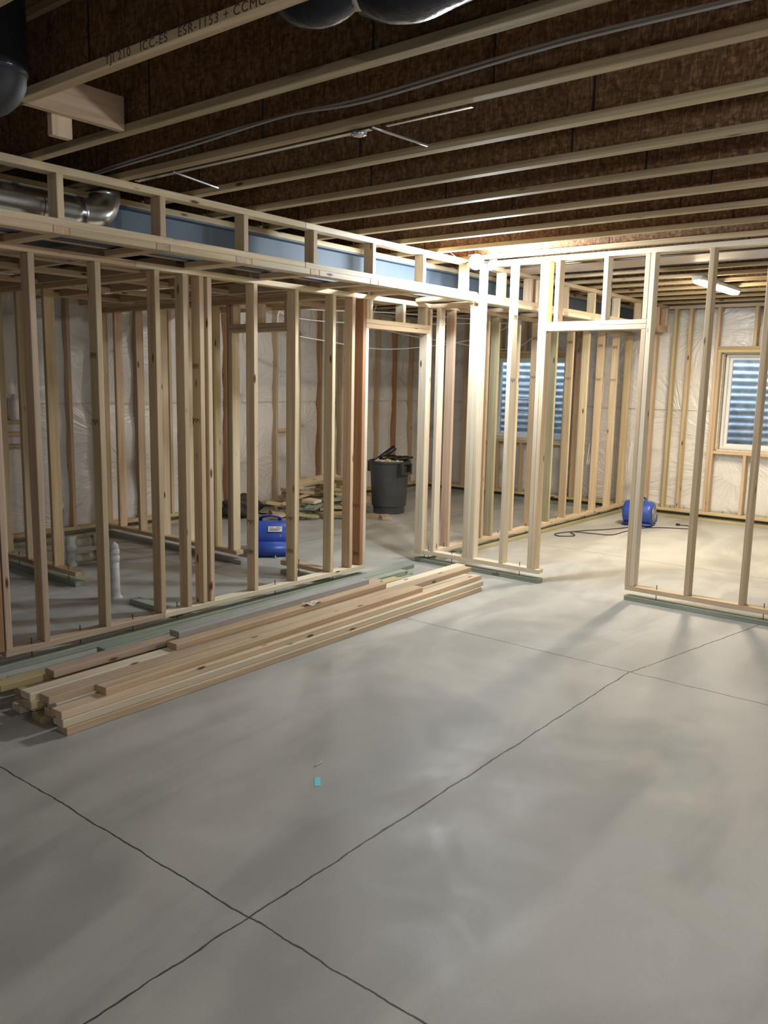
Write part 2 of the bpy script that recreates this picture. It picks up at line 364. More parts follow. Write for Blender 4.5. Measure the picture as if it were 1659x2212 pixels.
# insulation blankets pinned on the concrete, bulging between pins
def blanket(name, label, horiz, span, z0, z1, plane, holes=()):
    """horiz: 'y' -> sheet on the right wall (x = plane), 'x' -> sheet on the back wall"""
    bm = bmesh.new(); nu = int((span[1]-span[0])/.10); nz = int((z1-z0)/.10); V = {}
    rr = random.Random(3 if horiz == 'x' else 4); amp = [[rr.random() for _ in range(nz+1)] for _ in range(nu+1)]
    us = sorted(set([span[0]+(span[1]-span[0])*i/nu for i in range(nu+1)]+[q for h in holes for q in h[:2]]))
    zs = sorted(set([z0+(z1-z0)*i/nz for i in range(nz+1)]+[q for h in holes for q in h[2:]]))
    for i, u in enumerate(us):
        for j, z in enumerate(zs):
            d = .012*math.sin(u*7.7+math.sin(z*3)*1.3)+.010*math.sin(z*9.1+u*2)+.010*amp[min(i, nu)][min(j, nz)]-.012*(abs(z-1.42) < .06)
            V[i, j] = bm.verts.new((plane-d, u, z) if horiz == 'y' else (u, plane-d, z))
    for i in range(len(us)-1):
        for j in range(len(zs)-1):
            cu, cz = (us[i]+us[i+1])/2, (zs[j]+zs[j+1])/2
            if any(h[0] < cu < h[1] and h[2] < cz < h[3] for h in holes): continue
            bm.faces.new((V[i, j], V[i+1, j], V[i+1, j+1], V[i, j+1]))
    bmesh.ops.recalc_face_normals(bm, faces=bm.faces)
    me = newmesh(name, bm, True); o = obj(name, me, VINYL); md = o.modifiers.new('t', 'SOLIDIFY'); md.thickness = .012
    tag(o, label, 'insulation')
    # horizontal lap seam
    bm = bmesh.new()
    u = span[0]
    segs = [span[0]]+[q for h in sorted(holes) for q in h[:2]]+[span[1]]
    for a, b_ in zip(segs[::2], segs[1::2]):
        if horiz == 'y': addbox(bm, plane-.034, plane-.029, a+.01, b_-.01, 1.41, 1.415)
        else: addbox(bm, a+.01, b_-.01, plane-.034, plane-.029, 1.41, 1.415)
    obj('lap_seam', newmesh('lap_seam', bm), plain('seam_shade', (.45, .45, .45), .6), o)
    return o
blanket('insulation_blanket', 'creased white vinyl-faced insulation behind the studs of the windowed right wall', 'y', (-1.0, YW-.02), .06, 2.70, XW-.022,
        holes=[(w_[0]-.03, w_[1]+.03, w_[2]-.03, w_[3]+.03) for w_ in WINS])
blanket('insulation_blanket', 'creased white vinyl-faced insulation behind the studs of the windowless back wall', 'x', (1.2, XW-.03), .06, 2.70, YW-.022)

# ------------------------------------------------------------------ windows and wells
def window(idx, y0, y1, z0, z1):
    root = bpy.data.objects.new('window_%d' % idx, None); C.objects.link(root); root.location = (XW+.12, (y0+y1)/2, z0); struct(root)
    base = root.location
    def fr(name, ya, yb, za, zb, x0, x1, t):
        bm = bmesh.new()
        for (a, b_, c, d) in ((ya, yb, za, za+t), (ya, yb, zb-t, zb), (ya, ya+t, za+t, zb-t), (yb-t, yb, za+t, zb-t)):
            addbox(bm, x0-base[0], x1-base[0], a-base[1], b_-base[1], c-base[2], d-base[2])
        bmesh.ops.bevel(bm, geom=bm.edges[:], offset=.003, segments=1, affect='EDGES')
        return obj(name, newmesh(name, bm), WFRAME, root)
    fr('window_frame', y0, y1, z0, z1, XW+.02, XW+.15, .035)
    yc = y0+(y1-y0)*.5
    for a, b_, dx in ((yc-.02, y1-.03, 0), (y0+.03, yc+.02, .03)):
        s = fr('sash', a, b_, z0+.03, z1-.03, XW+.07+dx, XW+.10+dx, .042)
        bm = bmesh.new(); addbox(bm, XW+.083+dx-base[0], XW+.087+dx-base[0], a+.04-base[1], b_-.04-base[1], z0+.07-base[2], z1-.07-base[2])
        obj('pane', newmesh('pane', bm), GLASS, s)
    # opening lined in wood up to the concrete
    bm = bmesh.new()
    for (a, b_, c, d) in ((y0, y1, z0-.012, z0), (y0, y1, z1, z1+.012), (y0-.012, y0, z0, z1), (y1, y1+.012, z0, z1)):
        addbox(bm, 10.985-base[0], XW+.02-base[0], a-base[1], b_-base[1], c-base[2], d-base[2])
    obj('jamb_liner', newmesh('jamb_liner', bm), PALE, root)
    return root
window(1, *WINS[0]); window(2, *WINS[1])
WELLM = plain('galvanized_well_steel', (.62, .67, .73), .5, .3, bump=.35, bscale=16, var=.25, vscale=9)
def well(yc, label, ladder):
    t = thing('window_well', label, 'window well', (XW+.25, yc, .55))
    bm = bmesh.new(); rings = []; NZ = 230; z0, z1 = 0.0, 2.35
    for j in range(NZ+1):
        z = z0+(z1-z0)*j/NZ; d = .010*math.sin(z*2*PI/.098); ring = []
        for k in range(41):
            a = -PI/2+PI*k/40
            ring.append(bm.verts.new(((.62+d)*math.cos(a)+.0, (.86+d)*math.sin(a), z)))
        rings.append(ring)
    for a, b_ in zip(rings, rings[1:]):
        for k in range(40): bm.faces.new((a[k], a[k+1], b_[k+1], b_[k]))
    o = obj('corrugated_shell', newmesh('shell', bm, True), WELLM, t); md = o.modifiers.new('s', 'SOLIDIFY'); md.thickness = .003
    bm = bmesh.new(); addbox(bm, 0, .62, -.84, .84, -.02, .12); obj('gravel_bed', newmesh('g', bm), EARTH, t)
    for (ya, yb) in ladder:
        bm = bmesh.new()
        for y in (ya, yb): cyl(bm, (.30, y, .15), (.30, y, 2.3), .011, seg=8)
        z = .30
        while z < 2.2: cyl(bm, (.30, ya, z), (.30, yb, z), .010, seg=8); z += .21
        obj('ladder', newmesh('ladder', bm, True), WIREW, t, label='white escape ladder') if False else obj('ladder', newmesh('ladder', bm, True), WFRAME, t)
    return t
well(6.12, 'corrugated galvanized window well with white ladder outside the window seen through the studs', ((.26, .60), (-.62, -.40)))
well(2.72, 'corrugated galvanized window well outside the right-hand window of the bright room', ())

# ------------------------------------------------------------------ joists
FL, FH, WEB = .052, .033, .010
JX = [2.274+.492*k for k in range(-5, 18)]          # centre lines (far edge = centre+.026)
names_j = {
 -1: 'I-joist printed with lettering, nearest the upper left corner of the photo',
 0: 'second I-joist below the lettered one, running past the dark duct elbows',
 1: 'I-joist with grey cables lying along it and sheet metal on its underside',
 2: 'I-joist reached by two short metal straps from the cabled joist',
}
ORD = ['first', 'second', 'third', 'fourth', 'fifth', 'sixth', 'seventh', 'eighth', 'ninth', 'tenth', 'eleventh', 'twelfth', 'thirteenth', 'fourteenth', 'fifteenth', 'sixteenth']
def joist(xc, y0, y1, label, group):
    t = thing('floor_joist', label, 'joist', (xc, (y0+y1)/2, H), group=group)
    L = y1-y0
    b0 = (xc, (y0+y1)/2, H)
    board('bottom_flange', xc-FL/2, xc+FL/2, y0, y1, H, H+FH, OSBFLANGE, t, b0, .002)
    board('top_flange', xc-FL/2, xc+FL/2, y0, y1, H+.302-FH, H+.302, OSBFLANGE, t, b0, .002)
    bm = bmesh.new(); addbox(bm, -WEB/2, WEB/2, -L/2, L/2, FH, .302-FH)
    # butt joints between web panels show as dark slots
    y = y0+1.05+(xc*1.7) % .5
    while y < y1-.2:
        g = addbox(bm, -WEB/2-.0015, WEB/2+.0015, y-b0[1]-.004, y-b0[1]+.004, FH+.002, .302-FH-.002); y += 1.22
        for fc in {f_ for v in g for f_ in v.link_faces}: fc.material_index = 1
    me = newmesh('web', bm); me.materials.append(OSB); me.materials.append(MASTIC)
    obj('web', me, OSB, t)
    return t
BEAM_Y0 = 4.46
jnear = {}
for i, xc in enumerate(JX):
    k = i-5
    y1 = 3.26 if k == -1 else BEAM_Y0+.06
    if k < -3: continue
    if k in names_j: lb = names_j[k]
    elif k < -1: lb = 'I-joist crossing the ceiling at the very top left corner of the photo' if k == -2 else 'I-joist overhead, left of the lettered joist and mostly cut off by the frame'
    elif k < 9: lb = '%s I-joist farther back than the cabled one, over the open floor' % ORD[k-2]
    else: lb = '%s I-joist past the doorway wall, over the room with the tube light' % ORD[k-9]
    jnear[k] = joist(xc, -3.18, y1, lb, 'floor joists over the open side')
for i, xc in enumerate(JX):
    k = i-5
    if xc < 2.0: continue
    joist(xc, BEAM_Y0+.08, YW-.01, 'I-joist over the rooms behind the steel beam, largely hidden by framing', 'floor joists behind the steel beam')
# lettering on the nearest flange
j1 = jnear[-1]
me = textmesh('flange_lettering', 'TJI 210   ICC-ES   ESR-1153 + CCMC', .040, space=1.15)
o = obj('flange_lettering', me, INKD, j1)
o.rotation_euler = Matrix(((0, 0, -1), (-1, 0, 0), (0, 1, 0))).to_euler()
wtxt = max(v.co.x for v in me.vertices); o.location = (-FL/2-.0006, 2.655-j1.location.y, .003); o.scale = (.79/wtxt, 1, 1)

# ------------------------------------------------------------------ steel beam with wooden nailer
t = thing('steel_beam', 'blue-grey steel I-beam carrying the joists, seen through the soffit framing', 'beam', (6.5, 4.53, 2.455))
bm = bmesh.new()
addbox(bm, -5.2, 4.5, -.070, .070, 0, .012); addbox(bm, -5.2, 4.5, -.004, .004, .012, .238); addbox(bm, -5.2, 4.5, -.070, .070, .238, .250)
obj('steel_section', newmesh('beam', bm), BEAMB, t)
board('nailer_plate', 1.3, 11.0, 4.46, 4.60, 2.705, 2.743, YEL, t, t.location, label='yellow wooden plate bolted on the beam')

# ------------------------------------------------------------------ framed walls
SZ0, SZT = .121, 2.375      # bottom of studs, bottom of top plate (interior partition height under the soffit)
STAMPS = {}
def stampmesh(kind):
    if kind in STAMPS: return STAMPS[kind]
    bm = bmesh.new(); r = random.Random(kind)
    def q(x0, x1, z0, z1): addbox(bm, x0*1.4, x1*1.4, -.0004, .0004, z0*1.4, z1*1.4)
    if kind == 1:      # bracketed oval mark
        q(-.027, -.025, -.017, .017); q(.025, .027, -.017, .017)
        for i in range(9):
            a = i/8*PI; q(-.016*math.cos(a)-.003, -.016*math.cos(a)+.003, .006*math.sin(a)+.002, .006*math.sin(a)+.005)
        q(-.018, .018, -.002, .001); q(-.004, .004, -.012, -.005)
    else:              # boxed letters-like block
        q(-.025, .025, .010, .0115); q(-.025, .025, -.0115, -.010)
        for i in range(7):
            x = -.022+i*.007; q(x, x+.002, -.008, .008)
            if r.random() < .6: q(x, x+.005, -.001 if r.random() < .5 else .004, .001 if r.random() < .5 else .006)
    STAMPS[kind] = newmesh('stamp', bm); return STAMPS[kind]
def stamp(stud, face, kind, x, y, z):
    """face '-x' or '-y': ink mark on that face of the stud at world x,y,z"""
    o = obj('grade_stamp', stampmesh(kind), INKD, stud)
    # place in world space, then re-express below the stud
    rot = Matrix.Rotation(0, 4, 'Z') if face == '-y' else Matrix.Rotation(-PI/2, 4, 'Z')
    wm = Matrix.Translation((x, y, z)) @ rot
    sm = Matrix.Translation(stud.location + (stud.parent.location if stud.parent else Vector())) @ stud.rotation_euler.to_matrix().to_4x4()
    o.matrix_local = sm.inverted() @ wm
    return o
NAILME = None
def nails(root, pts):
    """bright spikes that hold the floating plate over the sill"""
    global NAILME
    if NAILME is None:
        bm = bmesh.new(); cyl(bm, (0, 0, 0), (0, 0, .118), .0032, seg=8); cyl(bm, (0, 0, .116), (0, 0, .119), .006, seg=8)
        NAILME = newmesh('nail', bm)
    for x, y in pts:
        o = obj('nail', NAILME, NAILM, root, (x-root.location.x, y-root.location.y, .0365-root.location.z))
def pick(i=None): return WOODS[R.randrange(len(WOODS))]

# --- wall A: long partition on the left, running away from the camera -----------------------
YA = 4.56; D = .089; T = .038
wa = thing('stud_wall', 'long partition of bare studs behind the lumber stack, ending in a doorway', 'stud wall', (4.3, YA+D/2, .083))
bA = wa.location
board('bottom_plate', 2.25, 3.352, YA, YA+D, .083, .121, PINK, wa, bA)
board('bottom_plate', 3.354, 5.47, YA, YA+D, .083, .121, PALE, wa, bA)
board('top_plate', 1.9, 3.19, YA, YA+D, SZT, SZT+T, FIR, wa, bA)
board('top_plate', 3.192, 6.40, YA, YA+D, SZT, SZT+T, PINE, wa, bA)
studsA = {}
for i, (xr, mt) in enumerate(((2.292, PINK), (2.525, PINK), (2.943, PINE), (3.366, FIR), (3.586, PINE), (3.722, FIR), (3.790, PINE), (4.211, PINE), (4.630, PINE), (5.052, PINE), (5.288, FIR), (5.4275, RED), (5.466, PALE))):
    studsA[i] = board('stud', xr-T, xr, YA, YA+D, SZ0, SZT if i != 12 else 2.142, mt, wa, bA)
board('blocking_stud', 3.60, 3.64, YA+.05, YA+.05+T, 1.95, SZT, FIR, wa, bA)
# doorway: header pair, cripples, trimmer and king on the far side
board('header', 5.43, 6.335, YA, YA+D, 2.142, 2.180, FIR, wa, bA)
board('header', 5.43, 6.335, YA, YA+D, 2.181, 2.219, PINE, wa, bA)
for x, mt in ((5.432, PINE), (5.475, PALE), (5.93, PALE), (6.262, PALE)): board('cripple_stud', x, x+T, YA, YA+D, 2.219, SZT, mt, wa, bA)
board('trimmer_stud', 6.298, 6.336, YA, YA+D, .121, 2.142, PALE, wa, bA)
board('king_stud', 6.338, 6.376, YA, YA+D, .121, SZT, PINE, wa, bA)
board('bottom_plate', 6.298, 6.415, YA, YA+D, .083, .121, PALE, wa, bA)
for i, z, k, in ((2, 1.419, 1), (2, 1.824, 0), (5, 1.78, 0), (5, 1.41, 1), (7, .644, 1), (7, .416, 0), (8, .62, 1), (8, .36, 0), (11, .64, 1), (11, .22, 0)):
    s = studsA[i]; xs = {2: 2.943, 5: 3.722, 7: 4.211, 8: 4.63, 11: 5.4275}[i]-T
    stamp(s, '-x', k, xs-.0006, YA+.05, z)
nails(wa, [(2.42, YA+.03), (2.75, YA+.05), (3.12, YA+.03), (3.50, YA+.06), (4.41, YA+.03), (5.10, YA+.05), (6.39, YA+.03)])
o = board('sill_plate', 2.0, 5.50, YA, YA+D, 0, T, GREEN); tag(o, 'green treated sill plate on the floor beneath the long stud partition', 'sill plate')

# --- soffit ladder in front of wall A ----------------------------------------------------------
YS = 4.045
def soffit(x0, x1, label, rights, rungs, base, seam):
    t = thing('soffit_frame', label, 'soffit frame', base)
    xs = [x0]+seam+[x1]
    for a, b_ in zip(xs, xs[1:]):
        board('top_plate', a, b_-.002, YS, YS+D, 2.705, 2.743, PALE if a > 3.9 and a < 6.3 else PINE, t, base)
        board('bottom_plate', a, b_-.002, YS, YS+D, 2.448, 2.486, PINE if a < 3.9 else PALE if a < 6.3 else PINE, t, base)
    for i, xr in enumerate(rights): board('short_stud', xr-T, xr, YS, YS+D, 2.486, 2.705, [PINE, FIR, PINE, FIR, PINE, PALE][i % 6], t, base)
    # flat rungs with 2x4 filler between them
    last = x0
    for (a, b_) in rungs:
        board('rung', a, b_, YS, YA-.001, 2.410, 2.448, FIR if R.random() < .5 else PINE, t, base)
        if a-last > .05: board('filler', last+.002, a-.002, YS, YS+D, 2.410, 2.448, PINE if a < 4 else PALE, t, base)
        last = b_
    if x1-last > .05: board('filler', last+.002, x1, YS, YS+D, 2.410, 2.448, PINE, t, base)
    board('wall_ledger', x0, x1, YA-T-.001, YA-.001, 2.450, 2.488, FIR, t, base)
    return t
soffit(1.9, 6.322, 'ladder-framed soffit hung under the joists along the long stud partition',
       (2.414, 3.038, 3.660, 4.285, 4.914, 5.545, 6.177),
       ((2.35, 2.438), (2.972, 3.061), (3.56, 3.686), (4.218, 4.306), (4.855, 4.945), (5.18, 5.269), (5.48, 5.569), (6.10, 6.19)), (4.3, YS, 2.41), [4.17])
soffit(6.43, 10.9, 'ladder-framed soffit beyond the doorway wall, above the partition of the bright room',
       (6.80, 7.30, 7.43, 8.062, 8.704, 9.355, 9.998, 10.60, 10.89),
       ((6.60, 6.69), (7.30, 7.39), (7.97, 8.06), (8.60, 8.69), (9.22, 9.31), (9.85, 9.94), (10.45, 10.54)), (8.6, YS, 2.41), [8.04])

# --- wall B: doorway wall facing the camera on the right ----------------------------------------------
XB = 6.325
wb = thing('stud_wall', 'full-height stud wall on the right with the tall doorway, work lamp at its corner', 'stud wall', (XB+D/2, 2.2, .083))
bB = wb.location
def B(name, y0, y1, z0, z1, mt, **k): return board(name, XB, XB+D, y0, y1, z0, z1, mt, wb, bB, **k)
B('bottom_plate', 3.330, 4.558, .083, .121, PALE); B('bottom_plate', -.2, 2.552, .083, .121, PINE)
B('top_plate', -.2, 4.04, 2.705, 2.743, PALE)
for y, mt in ((4.445, PALE),): B('stud', y, y+T, .121, 2.37, mt)
B('short_plate', 4.12, 4.558, 2.37, 2.408, FIR)
for y, mt, z in ((4.082, PALE, 2.37), (4.042, PALE, 2.37), (4.002, PALE, 2.705)): B('stud', y, y+T, .121, z, mt)
sB = B('stud', 3.690, 3.728, .121, 2.705, PALE)
B('king_stud', 3.407, 3.445, .121, 2.705, PALE); B('trimmer_stud', 3.368, 3.406, .121, 2.140, PINE)
B('king_stud', 2.478, 2.516, .121, 2.705, GREYW if False else PALE); B('trimmer_stud', 2.517, 2.555, .121, 2.140, PINE)
B('header', 2.517, 3.406, 2.141, 2.179, PALE); B('header', 2.517, 3.406, 2.180, 2.215, PALE)
for y, mt in ((3.366, YEL), (3.268, PINE), (2.852, PALE), (2.518, PALE)): B('cripple_stud', y, y+T, 2.215, 2.705, mt)
for y, mt in ((2.042, PINE), (1.636, PINE), (1.23, PINE), (.824, PINE), (.418, PINE), (.0, PINE)): B('stud', y, y+T, .121, 2.705, mt)
stamp(sB, '-y', 1, XB+.045, 3.6894, 1.735); stamp(sB, '-y', 0, XB+.045, 3.6894, 2.27)
nails(wb, [(XB+.03, 4.52), (XB+.03, 4.25), (XB+.03, 3.53), (XB+.03, 2.30), (XB+.03, 1.50), (XB+.03, .9)])
o = board('sill_plate', XB-.002, XB+D, 3.330, 4.66, 0, T, GREEN); tag(o, 'green treated sill plate left of the doorway, with handwriting on its face', 'sill plate')
tm = textmesh('handwriting', 'coSh', .040, shear=.1)
h_ = obj('handwriting', tm, INK, o)
wm = Matrix.Translation((XB-.0028, 3.79, .008)) @ Matrix(((0, 0, -1, 0), (-1, 0, 0, 0), (0, 1, 0, 0), (0, 0, 0, 1)))
h_.matrix_local = (Matrix.Translation(o.location) @ o.rotation_euler.to_matrix().to_4x4()).inverted() @ wm
o = board('sill_plate', XB-.002, XB+D, -.2, 2.552, 0, T, GREEN); tag(o, 'green treated sill plate right of the doorway, running out of the picture', 'sill plate')

# --- wall C: continues beyond wall B --------------------------------------------------------------------
YC = 4.483
wc = thing('stud_wall', 'lower partition beyond the doorway wall, dividing the bright room from the window room', 'stud wall', (8.6, YC+D/2, .083))
bC = wc.location
def Cw(name, x0, x1, z0, z1, mt, **k): return board(name, x0, x1, YC, YC+D, z0, z1, mt, wc, bC, **k)
Cw('bottom_plate', 6.416, 6.90, .083, .121, PALE); Cw('bottom_plate', 6.902, 10.88, .083, .121, PINE)
Cw('top_plate', 6.416, 10.88, SZT, SZT+T, PINE)
for xr, mt in ((6.655, PINK), (7.165, YEL), (7.262, FIR), (7.456, TREAT), (7.875, PINE), (8.30, FIR), (8.725, TREAT), (9.14, FIR), (9.560, PINE), (9.98, FIR), (10.425, PINE), (10.85, YEL)):
    s = Cw('stud', xr-T, xr, .121, SZT, mt)
    if xr in (9.14, 9.98, 8.30, 10.425): stamp(s, '-x', 1, xr-T-.0006, YC+.045, 1.78); stamp(s, '-x', 0, xr-T-.0006, YC+.045, 2.20)
nails(wc, [(6.60, YC+.03), (7.62, YC+.03), (8.22, YC+.03), (8.95, YC+.03), (9.75, YC+.03), (10.2, YC+.03)])
o = board('sill_plate', 6.43, 6.85, YC, YC+D, 0, T, GREEN); tag(o, 'short green treated sill plate just past the doorway wall corner', 'sill plate')
o = board('sill_plate', 7.12, 10.86, YC, YC+D, 0, T, TREAT); tag(o, 'tan treated sill plate under the partition behind the blue air mover by the cord', 'sill plate')

# --- wall D framing: right exterior wall --------------------------------------------------------------------
XD = 10.9
wd = thing('stud_wall', 'stud framing against the insulated right wall, around both windows', 'stud wall', (XD+D/2, 3.2, .083))
bD = wd.location
def Dw(name, y0, y1, z0, z1, mt, **k): return board(name, XD, XD+D, y0, y1, z0, z1, mt, wd, bD, **k)
Dw('bottom_plate', -1.0, 7.93, .083, .121, YEL)
Dw('top_plate', -1.0, 7.93, 2.703, 2.741, PINE)
for y in (4.20, 3.955, 3.76, 1.66, 1.25, .85, .45, 4.58, 4.99, 5.30, 7.17, 7.58, 7.88): Dw('stud', y-T/2, y+T/2, .121, 2.703, [FIR, PINE, YEL][R.randrange(3)])
for (y0, y1, z0, z1), mt in zip(WINS, (FIR, FIR)):
    z0 -= .012; z1 += .012
    for yk in (y0-.052-T, y1+.052): Dw('king_stud', yk, yk+T, .121, 2.703, mt)
    for yk in (y0-.012-T, y1+.012): Dw('trimmer_stud', yk, yk+T, .121, z1, mt)
    Dw('header', y0-.05, y1+.05, z1, z1+T, YEL); Dw('header', y0-.05, y1+.05, z1+T+.001, z1+2*T, YEL)
    Dw('window_sill_plate', y0-.012, y1+.012, z0-T, z0, mt)
    n3 = 3
    for i in range(n3):
        y = y0+(y1-y0)*(i+.5)/n3+.02
        if y1 < 4: y = 2.963-i*.406
        Dw('cripple_stud', y-T/2, y+T/2, .121, z0-T, mt); Dw('cripple_stud', y-T/2, y+T/2, z1+2*T, 2.703, mt)
nails(wd, [(XD+.03, 3.86), (XD+.03, 3.18), (XD+.03, 5.2), (XD+.03, 6.3)])
o = board('sill_plate', XD-.02, XD+D, -1.0, 4.45, 0, T, TREAT); tag(o, 'tan treated sill plate along the windowed wall of the bright room', 'sill plate')
o = board('sill_plate', XD-.02, XD+D, 4.60, 7.90, 0, T, GREEN); tag(o, 'green treated sill plate along the windowed wall of the room behind the partition', 'sill plate')

# --- wall E framing: back exterior wall ------------------------------------------------------------------------
YE = 7.945
we = thing('stud_wall', 'stud framing against the white insulated back wall', 'stud wall', (6.5, YE+D/2, .083))
bE = we.location
def Ew(name, x0, x1, z0, z1, mt, **k): return board(name, x0, x1, YE, YE+D, z0, z1, mt, we, bE, **k)
Ew('bottom_plate', 2.2, 10.88, .083, .121, YEL); Ew('top_plate', 2.2, 10.88, 2.66, 2.698, PINE)
for k in range(-5, 15):
    xr = 4.752+.42*k; Ew('stud', xr-T, xr, .121, 2.66, [FIR, RED, FIR, PINE][k % 4])
for z in (.98, 1.10, 1.22): Ew('blocking', 3.96, 4.29, z, z+T, FIR)
Ew('blocking', 7.70, 8.05, 1.02, 1.058, FIR)
nails(we, [(4.55, YE+.03), (5.5, YE+.03), (6.9, YE+.03)])
o = board('sill_plate', 2.2, 10.85, YE-.01, YE+D, 0, T, TREAT); tag(o, 'treated sill plate on the floor along the white insulated back wall', 'sill plate')

# --- partition P1 (bath, left) and P2 (with inner doorway), wall F at the left edge ---------------------------------
X1 = 3.585
w1 = thing('stud_wall', 'short inner partition at the left with gap for a doorway, near the drain pipes', 'stud wall', (X1+D/2, 6.9, .083))
b1 = w1.location
board('bottom_plate', X1, X1+D, 6.05, YE-.002, .083, .121, FIR, w1, b1)
for z in (2.375, 2.414): board('top_plate', X1, X1+D, 4.66, YE-.002, z, z+T, FIR, w1, b1)
for y, mt in ((6.36, YEL), (6.79, PINE), (7.2, PINE), (7.6, FIR), (7.90, FIR)): board('stud', X1, X1+D, y, y+T, .121, 2.375, mt, w1, b1)
nails(w1, [(X1+.03, 6.2), (X1+.03, 7.0)])
o = board('sill_plate', X1, X1+D, 6.05, 7.93, 0, T, GREEN); tag(o, 'green treated sill plate left of the white pipe stub, under the inner partition', 'sill plate')
o = board('sill_plate', X1, X1+D, 4.66, 5.31, 0, T, GREEN); tag(o, 'short green treated sill plate right of the white pipe stub, with nothing standing on it', 'sill plate')
X2 = 5.06
w2 = thing('stud_wall', 'inner partition with its own narrow doorway, left of the near blue air mover', 'stud wall', (X2+D/2, 6.6, .083))
b2 = w2.location
def P2(name, y0, y1, z0, z1, mt, x=X2): return board(name, x, x+D, y0, y1, z0, z1, mt, w2, b2)
P2('bottom_plate', 5.78, YE-.002, .083, .121, FIR); P2('bottom_plate', 4.66, 5.20, .083, .121, FIR)
P2('top_plate', 4.66, YE-.002, 2.351, 2.389, FIR); P2('top_plate', 4.66, YE-.002, 2.390, 2.428, PINE)
for y, mt in ((7.885, FIR), (7.62, FIR), (7.26, FIR), (6.87, PINE), (6.48, PINE), (6.08, YEL), (5.858, FIR)): P2('stud', y, y+T, .121, 2.351, mt)
P2('trimmer_stud', 5.818, 5.856, .121, 2.107, PINE); P2('trimmer_stud', 5.095, 5.133, .121, 2.107, PALE); P2('king_stud', 5.055, 5.093, .121, 2.351, FIR)
P2('header', 5.095, 5.856, 2.108, 2.142, FIR); P2('header', 5.095, 5.856, 2.143, 2.179, FIR)
for y in (5.80, 5.47, 5.12): P2('cripple_stud', y, y+T, 2.179, 2.351, FIR)
nails(w2, [(X2+.03, 7.05), (X2+.03, 6.2), (X2+.03, 5.0)])
o = board('sill_plate', X2, X2+D, 5.72, 7.93, 0, T, GREYW); tag(o, 'dusty sill plate behind the near blue air mover, running to the back corner', 'sill plate')
o = board('sill_plate', X2, X2+D, 4.66, 5.20, 0, T, GREEN); tag(o, 'short green sill plate right of the near blue air mover', 'sill plate')
wf = thing('stud_wall', 'dark partition at the extreme left edge of the photo', 'stud wall', (2.20, 6.2, .083))
bf = wf.location
board('bottom_plate', 2.155, 2.244, 4.66, 7.9, .083, .121, FIR, wf, bf); board('top_plate', 2.155, 2.244, 4.66, 7.9, 2.375, 2.413, FIR, wf, bf)
for y in (4.56, 4.97, 5.38, 5.79, 6.2, 6.61, 7.02, 7.43, 7.86): board('stud', 2.155, 2.244, y, y+T, .121, 2.375, RED if y < 4.6 else FIR, wf, bf)
o = board('sill_plate', 2.155, 2.244, 4.66, 7.9, 0, T, GREEN); tag(o, 'sill plate under the dark partition at the extreme left edge', 'sill plate')

# --- dropped ceiling ladders over the inner rooms ---------------------------------------------------------------------
def ladder_ceiling(label, rails, y0, y1, rungs, base):
    t = thing('ceiling_ladder', label, 'ceiling frame', base)
    for x in rails: board('rail', x, x+T, y0, y1, 2.41, 2.499, FIR if R.random() < .5 else PINE, t, base)
    for a, b_ in zip(rails, rails[1:]):
        for y in rungs: board('rung', a+T, b_, y, y+D, 2.41, 2.448, PINE if R.random() < .5 else FIR, t, base)
    return t
ladder_ceiling('dropped ceiling ladder behind the long partition, left of the inner partition', [2.50, 3.0, 3.54], 4.66, 7.93, [5.0, 5.62, 6.35, 7.1], (3.0, 6.3, 2.41))
ladder_ceiling('dropped ceiling ladder between the two inner partitions', [3.70, 4.22, 4.85, 5.02], 4.66, 7.93, [4.8, 5.6, 6.4, 7.2], (4.3, 6.3, 2.43))
ladder_ceiling('dropped ceiling ladder beyond the inner doorway', [5.56, 6.2], 4.66, 7.93, [4.9, 5.7, 6.5, 7.3], (5.9, 6.3, 2.41))

# ------------------------------------------------------------------ blocking by the joist ends
t = thing('joist_blocking', 'wooden blocking between the lettered joist and the next one, with a stub below', 'blocking', (2.0, 3.28, H))
board('block', 1.80, 2.246, 3.262, 3.300, 2.745, 2.885, FIR, t, t.location)
board('stub', 1.93, 2.02, 3.301, 3.339, 2.665, 2.86, PINE, t, t.location)

# straps, pan, cables
for (a, b_, lb) in (((2.80, 3.66, H-.002), (3.17, 3.75, H-.002), 'thin metal strap between joists, nearer the soffit'), ((2.80, 2.34, H-.002), (3.15, 2.31, H-.002), 'thin metal strap between joists, farther right along the cabled joist')):
    tag(obj('metal_strap', tubemesh('strap', [a, b_], .006, 6, 4), GALVD), lb, 'strap')
bm = bmesh.new(); addbox(bm, 2.805, 2.835, 2.36, 4.0, H-.004, H-.0015); addbox(bm, 2.833, 2.835, 2.36, 4.0, H-.004, H+.022)
addbox(bm, 2.815, 2.83, 1.86, 2.28, H-.004, H-.0015)
tag(obj('sheet_metal_flashing', newmesh('fl', bm), GALV), 'thin galvanized flashing under the cabled joist', 'flashing')
bm = bmesh.new(); bmesh.ops.create_icosphere(bm, subdivisions=3, radius=.03)
for v in bm.verts: v.co += Vector((R.uniform(-.006, .006), R.uniform(-.006, .006), R.uniform(-.006, .006))); v.co.z *= .35; v.co.y *= 1.3
tag(obj('foil_scrap', newmesh('foil', bm), GALV, loc=(2.81, 2.42, H-.014)), 'crumpled bright foil end on the underside of the cabled joist', 'foil')
def cable(pts, r, mat, label, cat='cable', group=None, name='cable'):
    return tag(obj(name, tubemesh(name, pts, r, 6, 6), mat), label, cat, group)
xj = JX[6]-.014
